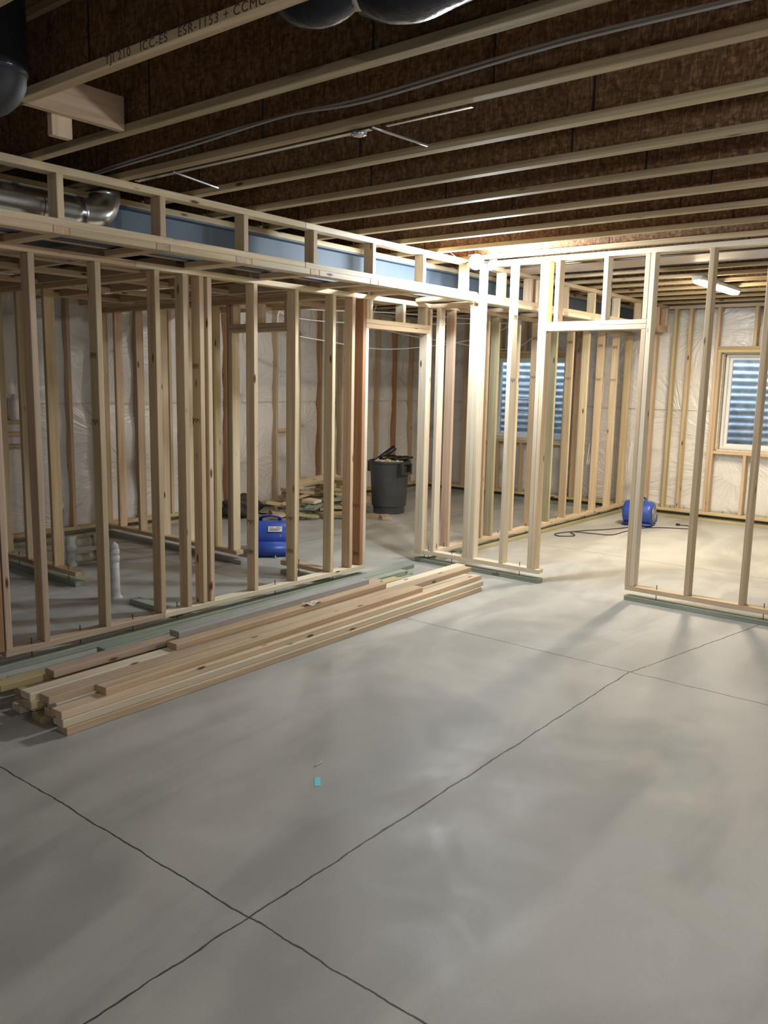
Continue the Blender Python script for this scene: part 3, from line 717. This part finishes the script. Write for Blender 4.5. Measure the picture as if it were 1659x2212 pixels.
cable([(xj-.005, 4.4, 2.80), (xj-.02, 4.1, 2.812), (xj-.02, 3.4, 2.835), (xj-.02, 2.76, 2.845), (xj-.02, 2.3, 2.835), (xj-.02, 1.45, 2.86), (xj-.02, .6, 2.845), (xj-.02, -1.2, 2.85)], .0055, WIREG, 'upper grey cable of the pair strung along the joist above the soffit corner')
cable([(xj-.005, 4.42, 2.79), (xj-.03, 4.0, 2.797), (xj-.03, 3.4, 2.812), (xj-.028, 2.76, 2.838), (xj-.03, 2.3, 2.815), (xj-.03, 1.45, 2.842), (xj-.03, .6, 2.832), (xj-.03, -1.2, 2.84)], .0055, WIREG, 'lower grey cable of the pair strung along the joist above the soffit corner')

# black insulated duct elbows at the top of the picture
t = thing('insulated_duct', 'black wrapped duct elbows hanging between joists at the top of the photo', 'duct', (2.03, 1.2, H))
obj('duct_run', tubemesh('run', [(2.03-2.03, -1.6, .13), (0, -.6, .12), (0, .12, .105), (.0, .36, .085), (0, .50, .13)], .11, 20, 8), BLKDUCT, t)
obj('duct_elbow', tubemesh('elbow', [(-.06, .52, .13), (-.075, .62, .085), (-.08, .74, .12), (-.08, .78, .24)], .085, 18, 8), BLKDUCT, t)
obj('collar', tubemesh('collar', [(-.03, .485, .12), (-.035, .52, .13)], .10, 18, 4), FOIL, t)
bm = bmesh.new(); addbox(bm, .10, .112, -.9, .28, .05, .16); obj('duct_strap', newmesh('s', bm), GALV, t)

# round galvanized duct inside the soffit and dark duct at the upper left
t = thing('round_duct', 'shiny round galvanized duct with elbow lying inside the soffit', 'duct', (2.1, 4.28, 2.575))
obj('pipe', tubemesh('pipe', [(-.9, 0, 0), (-.3, 0, 0), (.2, 0, 0), (.54, 0, 0)], .082, 24, 4), GALV, t)
obj('elbow', tubemesh('elbow', [(.54, 0, 0), (.62, 0, .01), (.69, .02, .05), (.72, .03, .11), (.72, .03, .15)], .086, 24, 4), GALV, t)
bm = bmesh.new()
for x in (-.12, .30, .55): cyl(bm, (x, 0, 0), (x+.012, 0, 0), .0865, seg=24, cap=False)
o = obj('crimp_ring', newmesh('crimp', bm, True), GALV, t)
t = thing('dark_duct', 'dark vertical duct boot at the upper left corner beside the lettered joist', 'duct', (1.59, 3.05, 2.75))
obj('boot', tubemesh('boot', [(0, 0, .27), (0, 0, .1), (0, 0, 0)], .095, 22, 4), BLKDUCT, t)
obj('boot_elbow', tubemesh('be', [(0, 0, .01), (0, .0, -.03), (-.05, .03, -.07), (-.2, .10, -.08), (-.5, .2, -.08)], .085, 22, 5), MASTIC, t)

# panned joist bay beyond the doorway wall
t = thing('panned_return', 'beige panned return duct sheet nailed under two joists past the doorway wall', 'duct', (7.0, 1.9, H-.005))
bm = bmesh.new(); addbox(bm, -.25, .245, -4.2, 2.5, -.002, .002)
obj('sheet', newmesh('sheet', bm), FOIL, t)
bm = bmesh.new()
for x in (-.262, .236):
    for i in range(67):
        y = -4.2+i*.1; ww = R.uniform(.022, .036); addbox(bm, x, x+ww, y, y+.101, -.005, -.0025)
obj('mastic', newmesh('mastic', bm), MASTIC, t)

# duct run behind the soffit openings (seen from below)
t = thing('trunk_duct', 'dark rectangular trunk duct above the inner rooms behind the beam', 'duct', (7.0, 5.0, 2.52))
bm = bmesh.new(); addbox(bm, -4.6, 3.6, -.28, .28, 0, .2); bmesh.ops.bevel(bm, geom=bm.edges[:], offset=.01, segments=1, affect='EDGES')
obj('duct_body', newmesh('tr', bm), BEAMB, t)
bm = bmesh.new()
for i in range(7): addbox(bm, -4.5+i*1.2, -4.47+i*1.2, -.29, .29, -.01, .21)
obj('duct_flange', newmesh('trf', bm), GALV, t)

# ------------------------------------------------------------------ lamps
LEDW = emit('led_lens', (.82, .91, 1.0), 60)
t = thing('work_lamp', 'twin-head LED work lamp blazing at the soffit corner by the doorway wall', 'work lamp', (5.98, 3.84, 2.742))
def head(loc, aim, r):
    d = Vector(aim).normalized(); q = d.to_track_quat('Z', 'Y').to_euler()
    hd = obj('lamp_head', lathe('head', [(0, -.045), (r*.55, -.045), (r*.9, -.03), (r*1.18, -.012), (r*1.18, .002), (r*1.02, .002), (r*1.0, -.004), (0, -.004)], 28), BLACKP, t, loc, q)
    ln = obj('lens', lathe('lens', [(0, .004), (r*.6, .003), (r*.98, -.001), (r*.98, -.004), (0, -.004)], 28), LEDW, hd)
    return hd
head((-.03, -.005, -.058), (-1, -.85, -.42), .056)
head((.10, -.085, -.072), (-.25, -1, -.75), .046)
bm = bmesh.new(); cyl(bm, (-.02, .02, 0), (-.005, .012, -.045), .009, seg=8); cyl(bm, (-.02, .03, -.055), (.12, -.06, -.045), .012, seg=8)
addbox(bm, -.07, .05, .0, .05, -.012, 0)
obj('mounting_arm', newmesh('arm', bm), BLACKP, t)
obj('cord', tubemesh('cord', [(.02, .03, -.01), (-.02, .12, -.06), (-.07, .17, -.01), (-.12, .19, .02)], .004, 6, 6), CORDM, t)
def lamp(name, kind, loc, power, col, size, rot=None, sy=None, spread=None, parent=None):
    d = bpy.data.lights.new(name, kind); d.energy = power; d.color = col
    if kind == 'POINT': d.shadow_soft_size = size
    if kind == 'AREA':
        d.shape = 'RECTANGLE' if sy else 'DISK'; d.size = size
        if sy: d.size_y = sy
        if spread: d.spread = spread
    if kind == 'SPOT': d.shadow_soft_size = size; d.spot_size = spread; d.spot_blend = .6
    o = bpy.data.objects.new(name, d); C.objects.link(o); o.location = loc
    if rot: o.rotation_euler = rot
    if parent: o.parent = parent
    return o
lamp('work_light', 'POINT', (-.18, -.16, -.10), P_WORK, (.86, .94, 1.0), .05, parent=t)
lamp('work_light', 'POINT', (.04, -.25, -.13), P_WORK2, (.86, .94, 1.0), .05, parent=t)

t = thing('tube_light', 'glowing linear LED tube fixture under the joists of the far right room', 'ceiling light', (8.7, 2.76, H-.001))
bm = bmesh.new(); addbox(bm, -.61, .61, -.052, .052, -.042, 0); bmesh.ops.bevel(bm, geom=bm.edges[:], offset=.006, segments=2, affect='EDGES'); obj('housing', newmesh('h', bm), FIXW, t)
bm = bmesh.new(); addbox(bm, -.60, .60, -.042, .042, -.068, -.042); bmesh.ops.bevel(bm, geom=bm.edges[:], offset=.012, segments=3, affect='EDGES')
obj('diffuser', newmesh('d', bm), emit('warm_diffuser', (1.0, .84, .62), 42), t)
lamp('tube_glow', 'AREA', (0, 0, -.075), P_LINEAR, (1.0, .83, .60), 1.18, (0, 0, 0), .07, parent=t)

def bulb(loc, power, col, label):  # added unseen fill lamp, shaped as a bare ceiling bulb
    t = thing('fill_bulb', label, 'fill light', loc)
    obj('lampholder', lathe('holder', [(0, 0), (.055, 0), (.055, -.012), (.03, -.03), (.024, -.05), (0, -.05)], 20), FIXW, t)
    obj('globe', lathe('globe', [(0, -.05), (.014, -.052), (.028, -.08), (.031, -.10), (.024, -.122), (0, -.132)], 20), emit('fill_glow', col, 25), t)
    lamp('fill_glow', 'POINT', (0, 0, -.16), power, col, .03, parent=t)
bulb((-.55, -1.3, H-.002), P_FILL, (.95, .97, 1.0), 'added unseen fill bulb behind the viewer, under the joists')  # added fill for the faces turned towards the camera
bulb((2.6, -1.6, H-.002), P_FILL3, (.95, .97, 1.0), 'added unseen fill bulb under the joists behind the viewer, to the right')  # added fill for the open floor, lumber stack and front stud faces
bulb((6.75, 6.1, H-.002), P_FILL2, (1.0, .97, .92), 'added unseen fill bulb under the joists in front of the offcut heap, hidden by the soffit')  # added fill for the heap and the insulation at the back

# ------------------------------------------------------------------ lumber stack
# x0, x1, front y at left, front y at right, z bottom, width, material, label
ST = [
 (2.00, 5.76, 3.500, 3.545, .000, PINE, 'bottom front board of the lumber stack, nearest the open floor'),
 (1.99, 5.81, 3.515, 3.560, .038, PALE, 'second board up at the front face of the lumber stack'),
 (1.99, 5.84, 3.527, 3.600, .076, PINE, 'third board up at the front of the stack, with dark end grain'),
 (2.25, 5.05, 3.557, 3.632, .114, FIR, 'fourth board up at the stack front, tan, its left end set back'),
 (1.99, 5.60, 3.720, 3.650, .000, YEL, 'short-looking floor-level board whose end pokes out behind the front column'),
 (2.02, 5.72, 3.650, 3.660, .038, PINE, 'board second from floor in the second row of the stack'),
 (2.03, 5.80, 3.640, 3.695, .076, PALE, 'board third from floor in the second row of the stack'),
 (2.00, 5.90, 3.655, 3.740, .114, PINE, 'top board of the second row of the stack, full length'),
 (2.00, 5.70, 3.812, 3.790, .038, PALE, 'second-layer board of the third row of the stack'),
 (1.99, 5.60, 3.915, 3.860, .000, PALE, 'bleached floor-level board at the left end of the stack'),
 (1.96, 5.93, 3.748, 3.785, .076, YEL, 'third-layer board of the third row of the stack'),
 (1.965, 5.95, 3.767, 3.835, .114, PALE, 'top board of the third row of the stack, pale and full length'),
 (2.06, 5.60, 3.905, 3.890, .038, PINE, 'second-layer board of the fourth row of the stack'),
 (2.04, 5.96, 3.862, 3.930, .076, PALE, 'third-layer board of the fourth row of the stack, ending highest on the right'),
 (1.975, 5.30, 4.080, 4.025, .076, YEL, 'board sticking farthest out at the back left of the stack'),
 (2.05, 5.50, 4.010, 3.985, .000, PINE, 'floor-level board under the back of the stack'),
 (2.06, 5.50, 4.030, 3.985, .038, FIR, 'second-layer board under the back of the stack'),
 (2.21, 5.02, 3.975, 4.000, .1145, PINK, 'wide-grained reddish board on top at the back left of the stack'),
 (2.85, 4.83, 3.775, 3.815, .152, FIR, 'tan board under the grey one on top of the stack'),
 (2.93, 4.72, 3.855, 3.895, .190, GREYW, 'weathered grey board lying topmost on the stack'),
 (2.14, 5.70, 4.195, 4.170, .000, GREEN, 'green treated board on the floor at the back of the lumber stack, front one'),
 (2.16, 5.80, 4.300, 4.285, .000, GREEN, 'green treated board on the floor between the stack and the partition'),
 (2.14, 5.69, 4.190, 4.260, .038, GREEN, 'upper green treated board beside the pine boards'),
 (2.72, 5.935, 4.295, 4.372, .038, GREEN, 'upper green treated board nearest the partition, its end stepped back'),
]
for (x0, x1, ya, yb, z, mt, lb) in ST:
    L = x1-x0; ang = math.atan2(yb-ya, L)
    me = boxmesh(L, D, T, .003); o = bpy.data.objects.new('lumber_board', me); C.objects.link(o)
    if not me.materials: me.materials.append(None)
    o.material_slots[0].link = 'OBJECT'; o.material_slots[0].material = mt
    o.location = ((x0+x1)/2, (ya+yb)/2+D/2, z+T/2); o.rotation_euler = (0, 0, ang)
    tag(o, lb, 'board', 'boards of the lumber stack')
# paper tag on the tan board, cyan chalk tape and chip on the slab
bm = bmesh.new(); bmesh.ops.create_grid(bm, x_segments=8, y_segments=6, size=.5); bmesh.ops.scale(bm, vec=(.16, .05, 1), verts=bm.verts)
for v in bm.verts: v.co.z = .008*math.sin(v.co.x*60)+R.uniform(0, .008)+.02*max(0, -v.co.x*6-.2)
o = obj('paper_scrap', newmesh('paper', bm), PAPER, loc=(4.02, 3.815, .1925)); o.modifiers.new('s', 'SOLIDIFY').thickness = .001
tag(o, 'small torn white paper scrap on the tan board at mid stack', 'paper')
o = setmat(obj('tape_piece', boxmesh(.078, .026, .002, .0005), None, loc=(2.449, 2.289, .001), rot=(0, 0, .75)), CYAN)
tag(o, 'tiny bright cyan rectangle of tape on the open concrete floor', 'tape')
o = obj('chip', tubemesh('chip', [(2.545, 2.395, .004), (2.595, 2.40, .004)], .003, 6, 3), PAPER); tag(o, 'tiny pale sliver lying beside the cyan tape', 'chip')

# ------------------------------------------------------------------ drain pipes
t = thing('pipe_stub', 'white capped drain pipe standing from the slab in the left room', 'pipe', (3.605, 5.52, 0))
obj('riser', lathe('riser', [(.034, 0), (.034, .30), (0, .30)], 24), PVC, t)
obj('coupling', lathe('coup', [(.030, .29), (.039, .295), (.039, .335), (.034, .338), (.034, .348), (.039, .351), (.039, .385), (.030, .39), (0, .39)], 24), PVC, t)
obj('plug', lathe('plug', [(.030, .385), (.033, .40), (.031, .42), (.018, .436), (.009, .438), (.008, .446), (0, .448)], 20), PVC, t)
obj('floor_collar', lathe('collar', [(.036, 0), (.056, 0), (.050, .014), (.038, .030), (.036, .06)], 24), PVC, t)
t = thing('drain_fitting', 'dusty drain stub with two side branches in the left room', 'pipe', (3.99, 6.78, 0))
obj('riser', lathe('riser', [(.048, 0), (.048, .14), (.056, .14), (.056, .20), (.045, .27), (.040, .275), (0, .275)], 24), PVC, t)
for z, L in ((.07, .20), (.215, .17)):
    mm = tubemesh('branch', [(0, 0, z), (.09, -.06, z), (L, -.09, z+.01)], .042, 18, 5); obj('branch', mm, PVCY, t)
    bm = bmesh.new(); cyl(bm, (L-.02, -.088, z+.01), (L+.02, -.10, z+.012), .052, seg=20, cap=False); o = obj('branch_hub', newmesh('hub', bm, True), PVCY, t); o.modifiers.new('s', 'SOLIDIFY').thickness = .006
t = thing('pipe_stub', 'taller thin drain riser at the back, behind the branched drain fitting', 'pipe', (4.27, 7.45, 0))
obj('riser', lathe('riser', [(.040, 0), (.040, .40), (.047, .40), (.047, .47), (.036, .475), (0, .475)], 24), PVC, t)
# white rounded jug on the blocking
t = thing('white_jug', 'white rounded plastic jug on the blocking behind the second stud from the left', 'jug', (4.13, YE+.002, 1.258))
obj('jug_body', lathe('jug', [(0, 0), (.05, 0), (.062, .02), (.064, .10), (.062, .104), (.062, .108), (.060, .17), (.040, .21), (.018, .225), (.018, .25), (0, .25)], 24), WFRAME, t)

# ------------------------------------------------------------------ blue air movers
def air_mover(loc, rz, label, handle=True):
    t = thing('air_mover', label, 'air mover', loc, (0, 0, rz))
    # snail housing: drum about local X, outlet toward -Y
    bm = bmesh.new(); seg = 36
    prof = []
    for k in range(seg):
        a = 2*PI*k/seg; y, z = .185*math.cos(a), .185*math.sin(a)+.20
        if z < .20 and y < 0: z = max(.02, .20-(.18)); y = -.185-.10*0 if a > PI*1.25 else y
        prof.append((y, z))
    rings = []
    for x, s in ((-.155, .86), (-.145, .95), (-.12, 1.0), (.12, 1.0), (.145, .95), (.155, .86)):
        rings.append([bm.verts.new((x, (y)*s, .20+(z-.20)*s)) for y, z in [(.185*math.cos(2*PI*k/seg), .185*math.sin(2*PI*k/seg)+.20) for k in range(seg)]])
    for a, b_ in zip(rings, rings[1:]):
        for k in range(seg): bm.faces.new((a[k], a[(k+1) % seg], b_[(k+1) % seg], b_[k]))
    bm.faces.new(rings[0][::-1]); bm.faces.new(rings[-1]); bmesh.ops.recalc_face_normals(bm, faces=bm.faces)
    obj('drum_housing', newmesh('drum', bm, True), BLUE, t)
    bm = bmesh.new(); addbox(bm, -.15, .15, -.30, .05, .015, .17); bmesh.ops.bevel(bm, geom=bm.edges[:], offset=.02, segments=3, affect='EDGES')
    obj('outlet', newmesh('outlet', bm, True), BLUE, t)
    bm = bmesh.new(); addbox(bm, -.16, .16, -.16, .16, .006, .05); bmesh.ops.bevel(bm, geom=bm.edges[:], offset=.015, segments=2, affect='EDGES')
    obj('base', newmesh('base', bm, True), BLUED, t)
    for x in (-.12, .12):
        for y in (-.13, .12): obj('foot', lathe('foot', [(0, 0), (.018, 0), (.018, .012), (0, .012)], 12), BLACKP, t, (x, y, 0))
    for s in (-1, 1):
        bm = bmesh.new()
        for r_ in (.03, .06, .09, .12): 
            for k in range(24):
                a, b_ = 2*PI*k/24, 2*PI*(k+1)/24
                cyl(bm, (s*.162, r_*math.cos(a), .20+r_*math.sin(a)), (s*.162, r_*math.cos(b_), .20+r_*math.sin(b_)), .0035, seg=5)
        for k in range(8):
            a = 2*PI*k/8; cyl(bm, (s*.162, 0, .20), (s*.162, .13*math.cos(a), .20+.13*math.sin(a)), .0035, seg=5)
        cyl(bm, (s*.157, 0, .20), (s*.166, 0, .20), .03, seg=16)
        obj('intake_grille', newmesh('gr', bm), GALVD, t)
        bm = bmesh.new(); cyl(bm, (s*.1555, 0, .20), (s*.1575, 0, .20), .128, seg=28); obj('intake_opening', newmesh('io', bm), MASTIC, t)
    obj('handle', tubemesh('handle', [(-.07, .06, .36), (-.065, .02, .42), (0, .0, .445), (.065, .02, .42), (.07, .06, .36)], .014, 10, 6), BLUED, t)
    o = obj('label_sticker', boxmesh(.10, .002, .07, .0003), None, t, (.04, -.155, .315), (math.radians(-38), 0, 0))
    setmat(o, LABELW)
    bm = bmesh.new()
    for i, (z, a, b_) in enumerate(((.022, -.04, -.012), (.022, .005, .035), (.008, -.042, .042), (-.003, -.042, .03), (-.012, -.042, .036), (-.021, -.042, .02))): addbox(bm, a, b_, -.0018, -.0012, z-.0025, z+.0025)
    obj('printed_lines', newmesh('pl', bm), INKD, o)
    return t
a1 = air_mover((5.66, 5.96, 0), math.radians(-46), 'blue air mover with white label standing behind the long partition')
a1.scale = (1.35, 1.0, .82)
a2 = air_mover((9.98, 3.90, 0), math.radians(97), 'blue air mover with round grille in the bright room by the loose cord')
a2.scale = (1.12, .86, .80)
cable([(5.72, 5.86, .02), (5.60, 5.74, .006), (5.50, 5.80, .006), (5.55, 5.70, .006), (5.75, 5.68, .006), (5.82, 5.78, .008), (5.62, 5.66, .008), (5.48, 5.70, .006), (5.62, 5.76, .10), (5.60, 5.76, .20)], .006, WIREG, 'dark cord coiled at the foot of the near blue air mover', 'cord', name='power_cord')
cable([(9.80, 3.86, .01), (9.45, 3.99, .006), (9.02, 4.22, .006), (8.66, 4.35, .006), (8.53, 4.25, .006), (8.68, 4.13, .006), (8.85, 4.26, .012), (8.95, 4.10, .006), (9.03, 3.85, .006), (9.35, 3.82, .006), (9.7, 3.78, .006), (9.95, 3.62, .006), (10.12, 3.32, .006), (10.24, 3.28, .006), (10.33, 3.42, .008), (10.30, 3.50, .01)], .0055, CORDM, 'black power cord trailing on the floor of the bright room, ending in a plug', 'cord', name='power_cord')
o = obj('plug', boxmesh(.05, .03, .025, .004), None, loc=(10.30, 3.52, .013), rot=(0, 0, 1.8))
setmat(o, BLACKP)
tag(o, 'black plug end lying right of the far blue air mover', 'plug')

# ------------------------------------------------------------------ trash can with contents
TC = (8.52, 6.72)
t = thing('trash_can', 'dark grey round utility trash can seen through the doorway, filled with scraps', 'trash can', (*TC, 0))
bm = bmesh.new(); seg = 48; rings = []
prof = [(.195, 0), (.205, .004), (.208, .03), (.232, .50), (.234, .502), (.248, .505), (.262, .66), (.272, .662), (.276, .675), (.274, .69), (.262, .69), (.255, .665), (.225, .10), (0.0, .08)]
for i, (r_, z) in enumerate(prof):
    ring = []
    for k in range(seg):
        a = 2*PI*k/seg; rr_ = r_
        if 2 <= i <= 3: rr_ *= 1-.018*(1 if (math.cos(8*a) > .35) else 0)
        ring.append(bm.verts.new((rr_*math.cos(a), rr_*math.sin(a), z)) if r_ > 0 else None)
    rings.append(ring)
cv = bm.verts.new((0, 0, .08))
for a, b_ in zip(rings[:-1], rings[1:-1]):
    for k in range(seg): bm.faces.new((a[k], a[(k+1) % seg], b_[(k+1) % seg], b_[k]))
for k in range(seg): bm.faces.new((rings[-2][k], rings[-2][(k+1) % seg], cv))
bm.faces.new(rings[0][::-1]); bmesh.ops.recalc_face_normals(bm, faces=bm.faces)
obj('can_body', newmesh('can', bm), CANM, t)
for a in (math.radians(-95), math.radians(85)):
    bm = bmesh.new()
    for s in (-.085, .085): addbox(bm, .245, .315, s-.012, s+.012, .53, .67)
    addbox(bm, .290, .316, -.085, .085, .525, .555); addbox(bm, .245, .31, -.09, .09, .655, .672)
    bmesh.ops.bevel(bm, geom=bm.edges[:], offset=.004, segments=1, affect='EDGES')
    obj('handle', newmesh('hd', bm), CANM, t, (0, 0, 0), (0, 0, a))
def inside(name, me, mat, loc, rot, label, cat, group=None):
    return tag(obj(name, me, mat, loc=(TC[0]+loc[0], TC[1]+loc[1], loc[2]), rot=rot), label, cat, group)
bm = bmesh.new(); cyl(bm, (0, 0, -.20), (0, 0, .20), .036, seg=24, cap=False); tb = newmesh('tube', bm, True)
def lie(d, off=(0, 0, 0)): return Vector(d).normalized().to_track_quat('Z', 'Y').to_euler()
o = inside('cardboard_tube', tb, BLACKP, (-.02, .10, .735), lie((.50, -.64, .62)), 'dark tube leaning up out of the trash can', 'tube'); o.modifiers.new('s', 'SOLIDIFY').thickness = .006
bt = lathe('bottle', [(0, -.12), (.034, -.12), (.036, -.10), (.036, .02), (.030, .05), (.015, .08), (.0135, .115), (.016, .118), (.016, .128), (.010, .128), (0, .12)], 20)
inside('bottle', bt, BOTTLE, (-.02, -.04, .728), lie((.60, -.78, .12)), 'dark brown bottle lying across the middle of the trash can top', 'bottle')
inside('bottle', bt, BOTTLEG, (.08, -.16, .718), lie((.62, -.76, .14)), 'dark greenish bottle at the right rim of the trash can', 'bottle')
setmat(inside('plastic_wrapper', boxmesh(.06, .05, .03, .005), None, (-.10, .0-.08, .695), (.3, .2, .4), 'small yellow wrapper at the left rim of the trash can', 'wrapper'), YELP)
bm = bmesh.new()
for i in range(60):
    a = R.uniform(0, 2*PI); r_ = .21*math.sqrt(R.random()); g = bmesh.ops.create_icosphere(bm, subdivisions=1, radius=R.uniform(.022, .04))['verts']
    for v in g: v.co += Vector((R.uniform(-.01, .01), R.uniform(-.01, .01), R.uniform(-.01, .01)))
    bmesh.ops.translate(bm, vec=(r_*math.cos(a), r_*math.sin(a), .655+.03*R.random()), verts=g)
o = obj('crumpled_rubbish', newmesh('rub', bm), PAPER, loc=(TC[0], TC[1], 0)); tag(o, 'crumpled pale rubbish filling the top of the trash can', 'rubbish'); o['kind'] = 'stuff'

# ------------------------------------------------------------------ heap of offcuts
cx, cy = 7.72, 7.22
rr = random.Random(11)
for layer in range(10):
    rx, ry = .92-.080*layer, .50-.048*layer
    pts = []
    tries = 0
    while tries < 300 and len(pts) < max(2, int(13-1.25*layer)):
        tries += 1
        a = rr.uniform(0, 2*PI); q = math.sqrt(rr.random())
        u, v = rx*q*math.cos(a), ry*q*math.sin(a)
        x, y = cx+.84*u+.54*v, cy-.54*u+.84*v
        L = rr.uniform(.16, .46)
        if (x-8.52)**2+(y-6.72)**2 < (.29+L/2)**2 or y+L/2 > 7.90: continue
        if any(math.hypot(x-p, y-w_) < .07+.26*(L+M_)/2 for p, w_, M_ in pts): continue
        pts.append((x, y, L))
    for (x, y, L) in pts:
        mt = rr.choice([PINE, FIR, PALE, YEL, PINE, FIR, PALE, TREAT, GREEN])
        me = boxmesh(round(L, 2), rr.choice([D, D, .135]), T, .002); o = bpy.data.objects.new('wood_offcut', me); C.objects.link(o)
        setmat(o, mt)
        o.location = (x, y, T/2+.002+layer*.050); o.rotation_euler = (rr.uniform(-.12, .12) if layer else 0, 0 if layer == 0 else rr.uniform(-.16, .16), rr.uniform(0, PI))
        tone = {'pine': 'tan', 'fir': 'brownish', 'pale_pine': 'pale', 'yellow_pine': 'yellowish', 'treated_tan_wood': 'olive-tan', 'treated_green_wood': 'green treated'}[mt.name]
        lev = 'at floor level' if layer == 0 else 'low' if layer < 4 else 'midway up' if layer < 7 else 'near the top'
        tag(o, '%s %s lumber offcut %s in the %s of the heap' % ('long' if L > .31 else 'short', tone, lev, 'right half' if u > 0 else 'left half'), 'offcut', 'wood offcuts in the heap: %s %s %s %s' % ('long' if L > .31 else 'short', tone, lev, 'right' if u > 0 else 'left'))
for (x, y, z, L, rot, mt, lb) in (
    (7.52, 7.15, .46, .55, (.5, -.2, -.55), PINE, 'wide pale offcut lying tilted on the left crest of the heap'),
    (8.02, 7.12, .42, .62, (.8, .45, -.4), PINE, 'long offcut propped steeply on the right side of the heap'),
    (8.02, 6.90, .25, .50, (.7, -.5, .1), GREEN, 'green treated offcut leaning in front of the heap'),
    (8.08, 6.42, .021, .26, (0, 0, .8), PINE, 'single offcut lying on the floor left of the trash can'),
    (7.98, 6.60, .021, .22, (0, 0, 2.0), FIR, 'single offcut on the floor behind the one nearest the trash can')):
    me = boxmesh(L, .12, T, .002); o = bpy.data.objects.new('wood_offcut', me); C.objects.link(o)
    if not me.materials: me.materials.append(None)
    o.material_slots[0].link = 'OBJECT'; o.material_slots[0].material = mt; o.location = (x, y, z); o.rotation_euler = rot
    tag(o, lb, 'offcut', 'wood offcuts in the heap')
# dark bag behind the heap
bm = bmesh.new(); bmesh.ops.create_icosphere(bm, subdivisions=4, radius=1)
for v in bm.verts:
    v.co *= 1+.08*math.sin(v.co.x*9+v.co.z*7)+.05*math.sin(v.co.y*13); v.co.x *= .26; v.co.y *= .14; v.co.z = max(v.co.z*.15, -.14)
o = obj('rubbish_bag', newmesh('bag', bm, True), plain('dusty_dark_bag', (.05, .04, .045), .6, bump=.4, bscale=10), loc=(6.86, 7.72, .141), rot=(0, 0, -.3)); tag(o, 'dark slumped bag behind the left end of the offcut heap', 'bag')

# ------------------------------------------------------------------ loose white cables in the far rooms
for pts, lb in (
    ([(7.194, 7.3, 2.742), (7.0, 7.2, 2.30), (7.6, 6.9, 2.16), (8.2, 6.5, 2.10), (8.9, 5.9, 2.22), (9.4, 5.6, 2.40), (9.654, 5.45, 2.742)], 'white cable sagging across the window room, lowest one'),
    ([(7.194, 7.4, 2.742), (7.2, 7.3, 2.46), (8.0, 6.7, 2.40), (8.9, 5.9, 2.44), (9.5, 5.45, 2.50), (9.654, 5.40, 2.742)], 'white cable strung across the window room, middle one'),
    ([(7.194, 7.5, 2.742), (7.3, 7.3, 2.56), (8.2, 6.5, 2.54), (9.1, 5.7, 2.50), (9.5, 5.50, 2.60), (9.654, 5.50, 2.742)], 'white cable strung across the window room, highest one'),
    ([(8.67, 7.1, 2.742), (8.6, 7.0, 2.40), (9.2, 6.2, 2.22), (9.7, 5.7, 2.16), (10.1, 5.5, 2.40), (10.146, 5.45, 2.742)], 'white cable sagging in front of the ladder window')):
    cable(pts, .007, WIREW, lb)
cable([(9.99, 4.60, 1.95), (10.12, 4.55, 1.75), (10.15, 4.56, 1.55), (10.05, 4.57, 1.25), (9.98, 4.585, .95), (9.95, 4.60, .70)], .006, WIREW, 'outer white cable drooping beside a stud of the far partition')
cable([(9.99, 4.61, 1.80), (10.07, 4.58, 1.65), (10.11, 4.59, 1.48), (10.03, 4.60, 1.2), (9.97, 4.61, .95), (9.94, 4.62, .70)], .006, WIREW, 'inner white cable drooping beside a stud of the far partition')
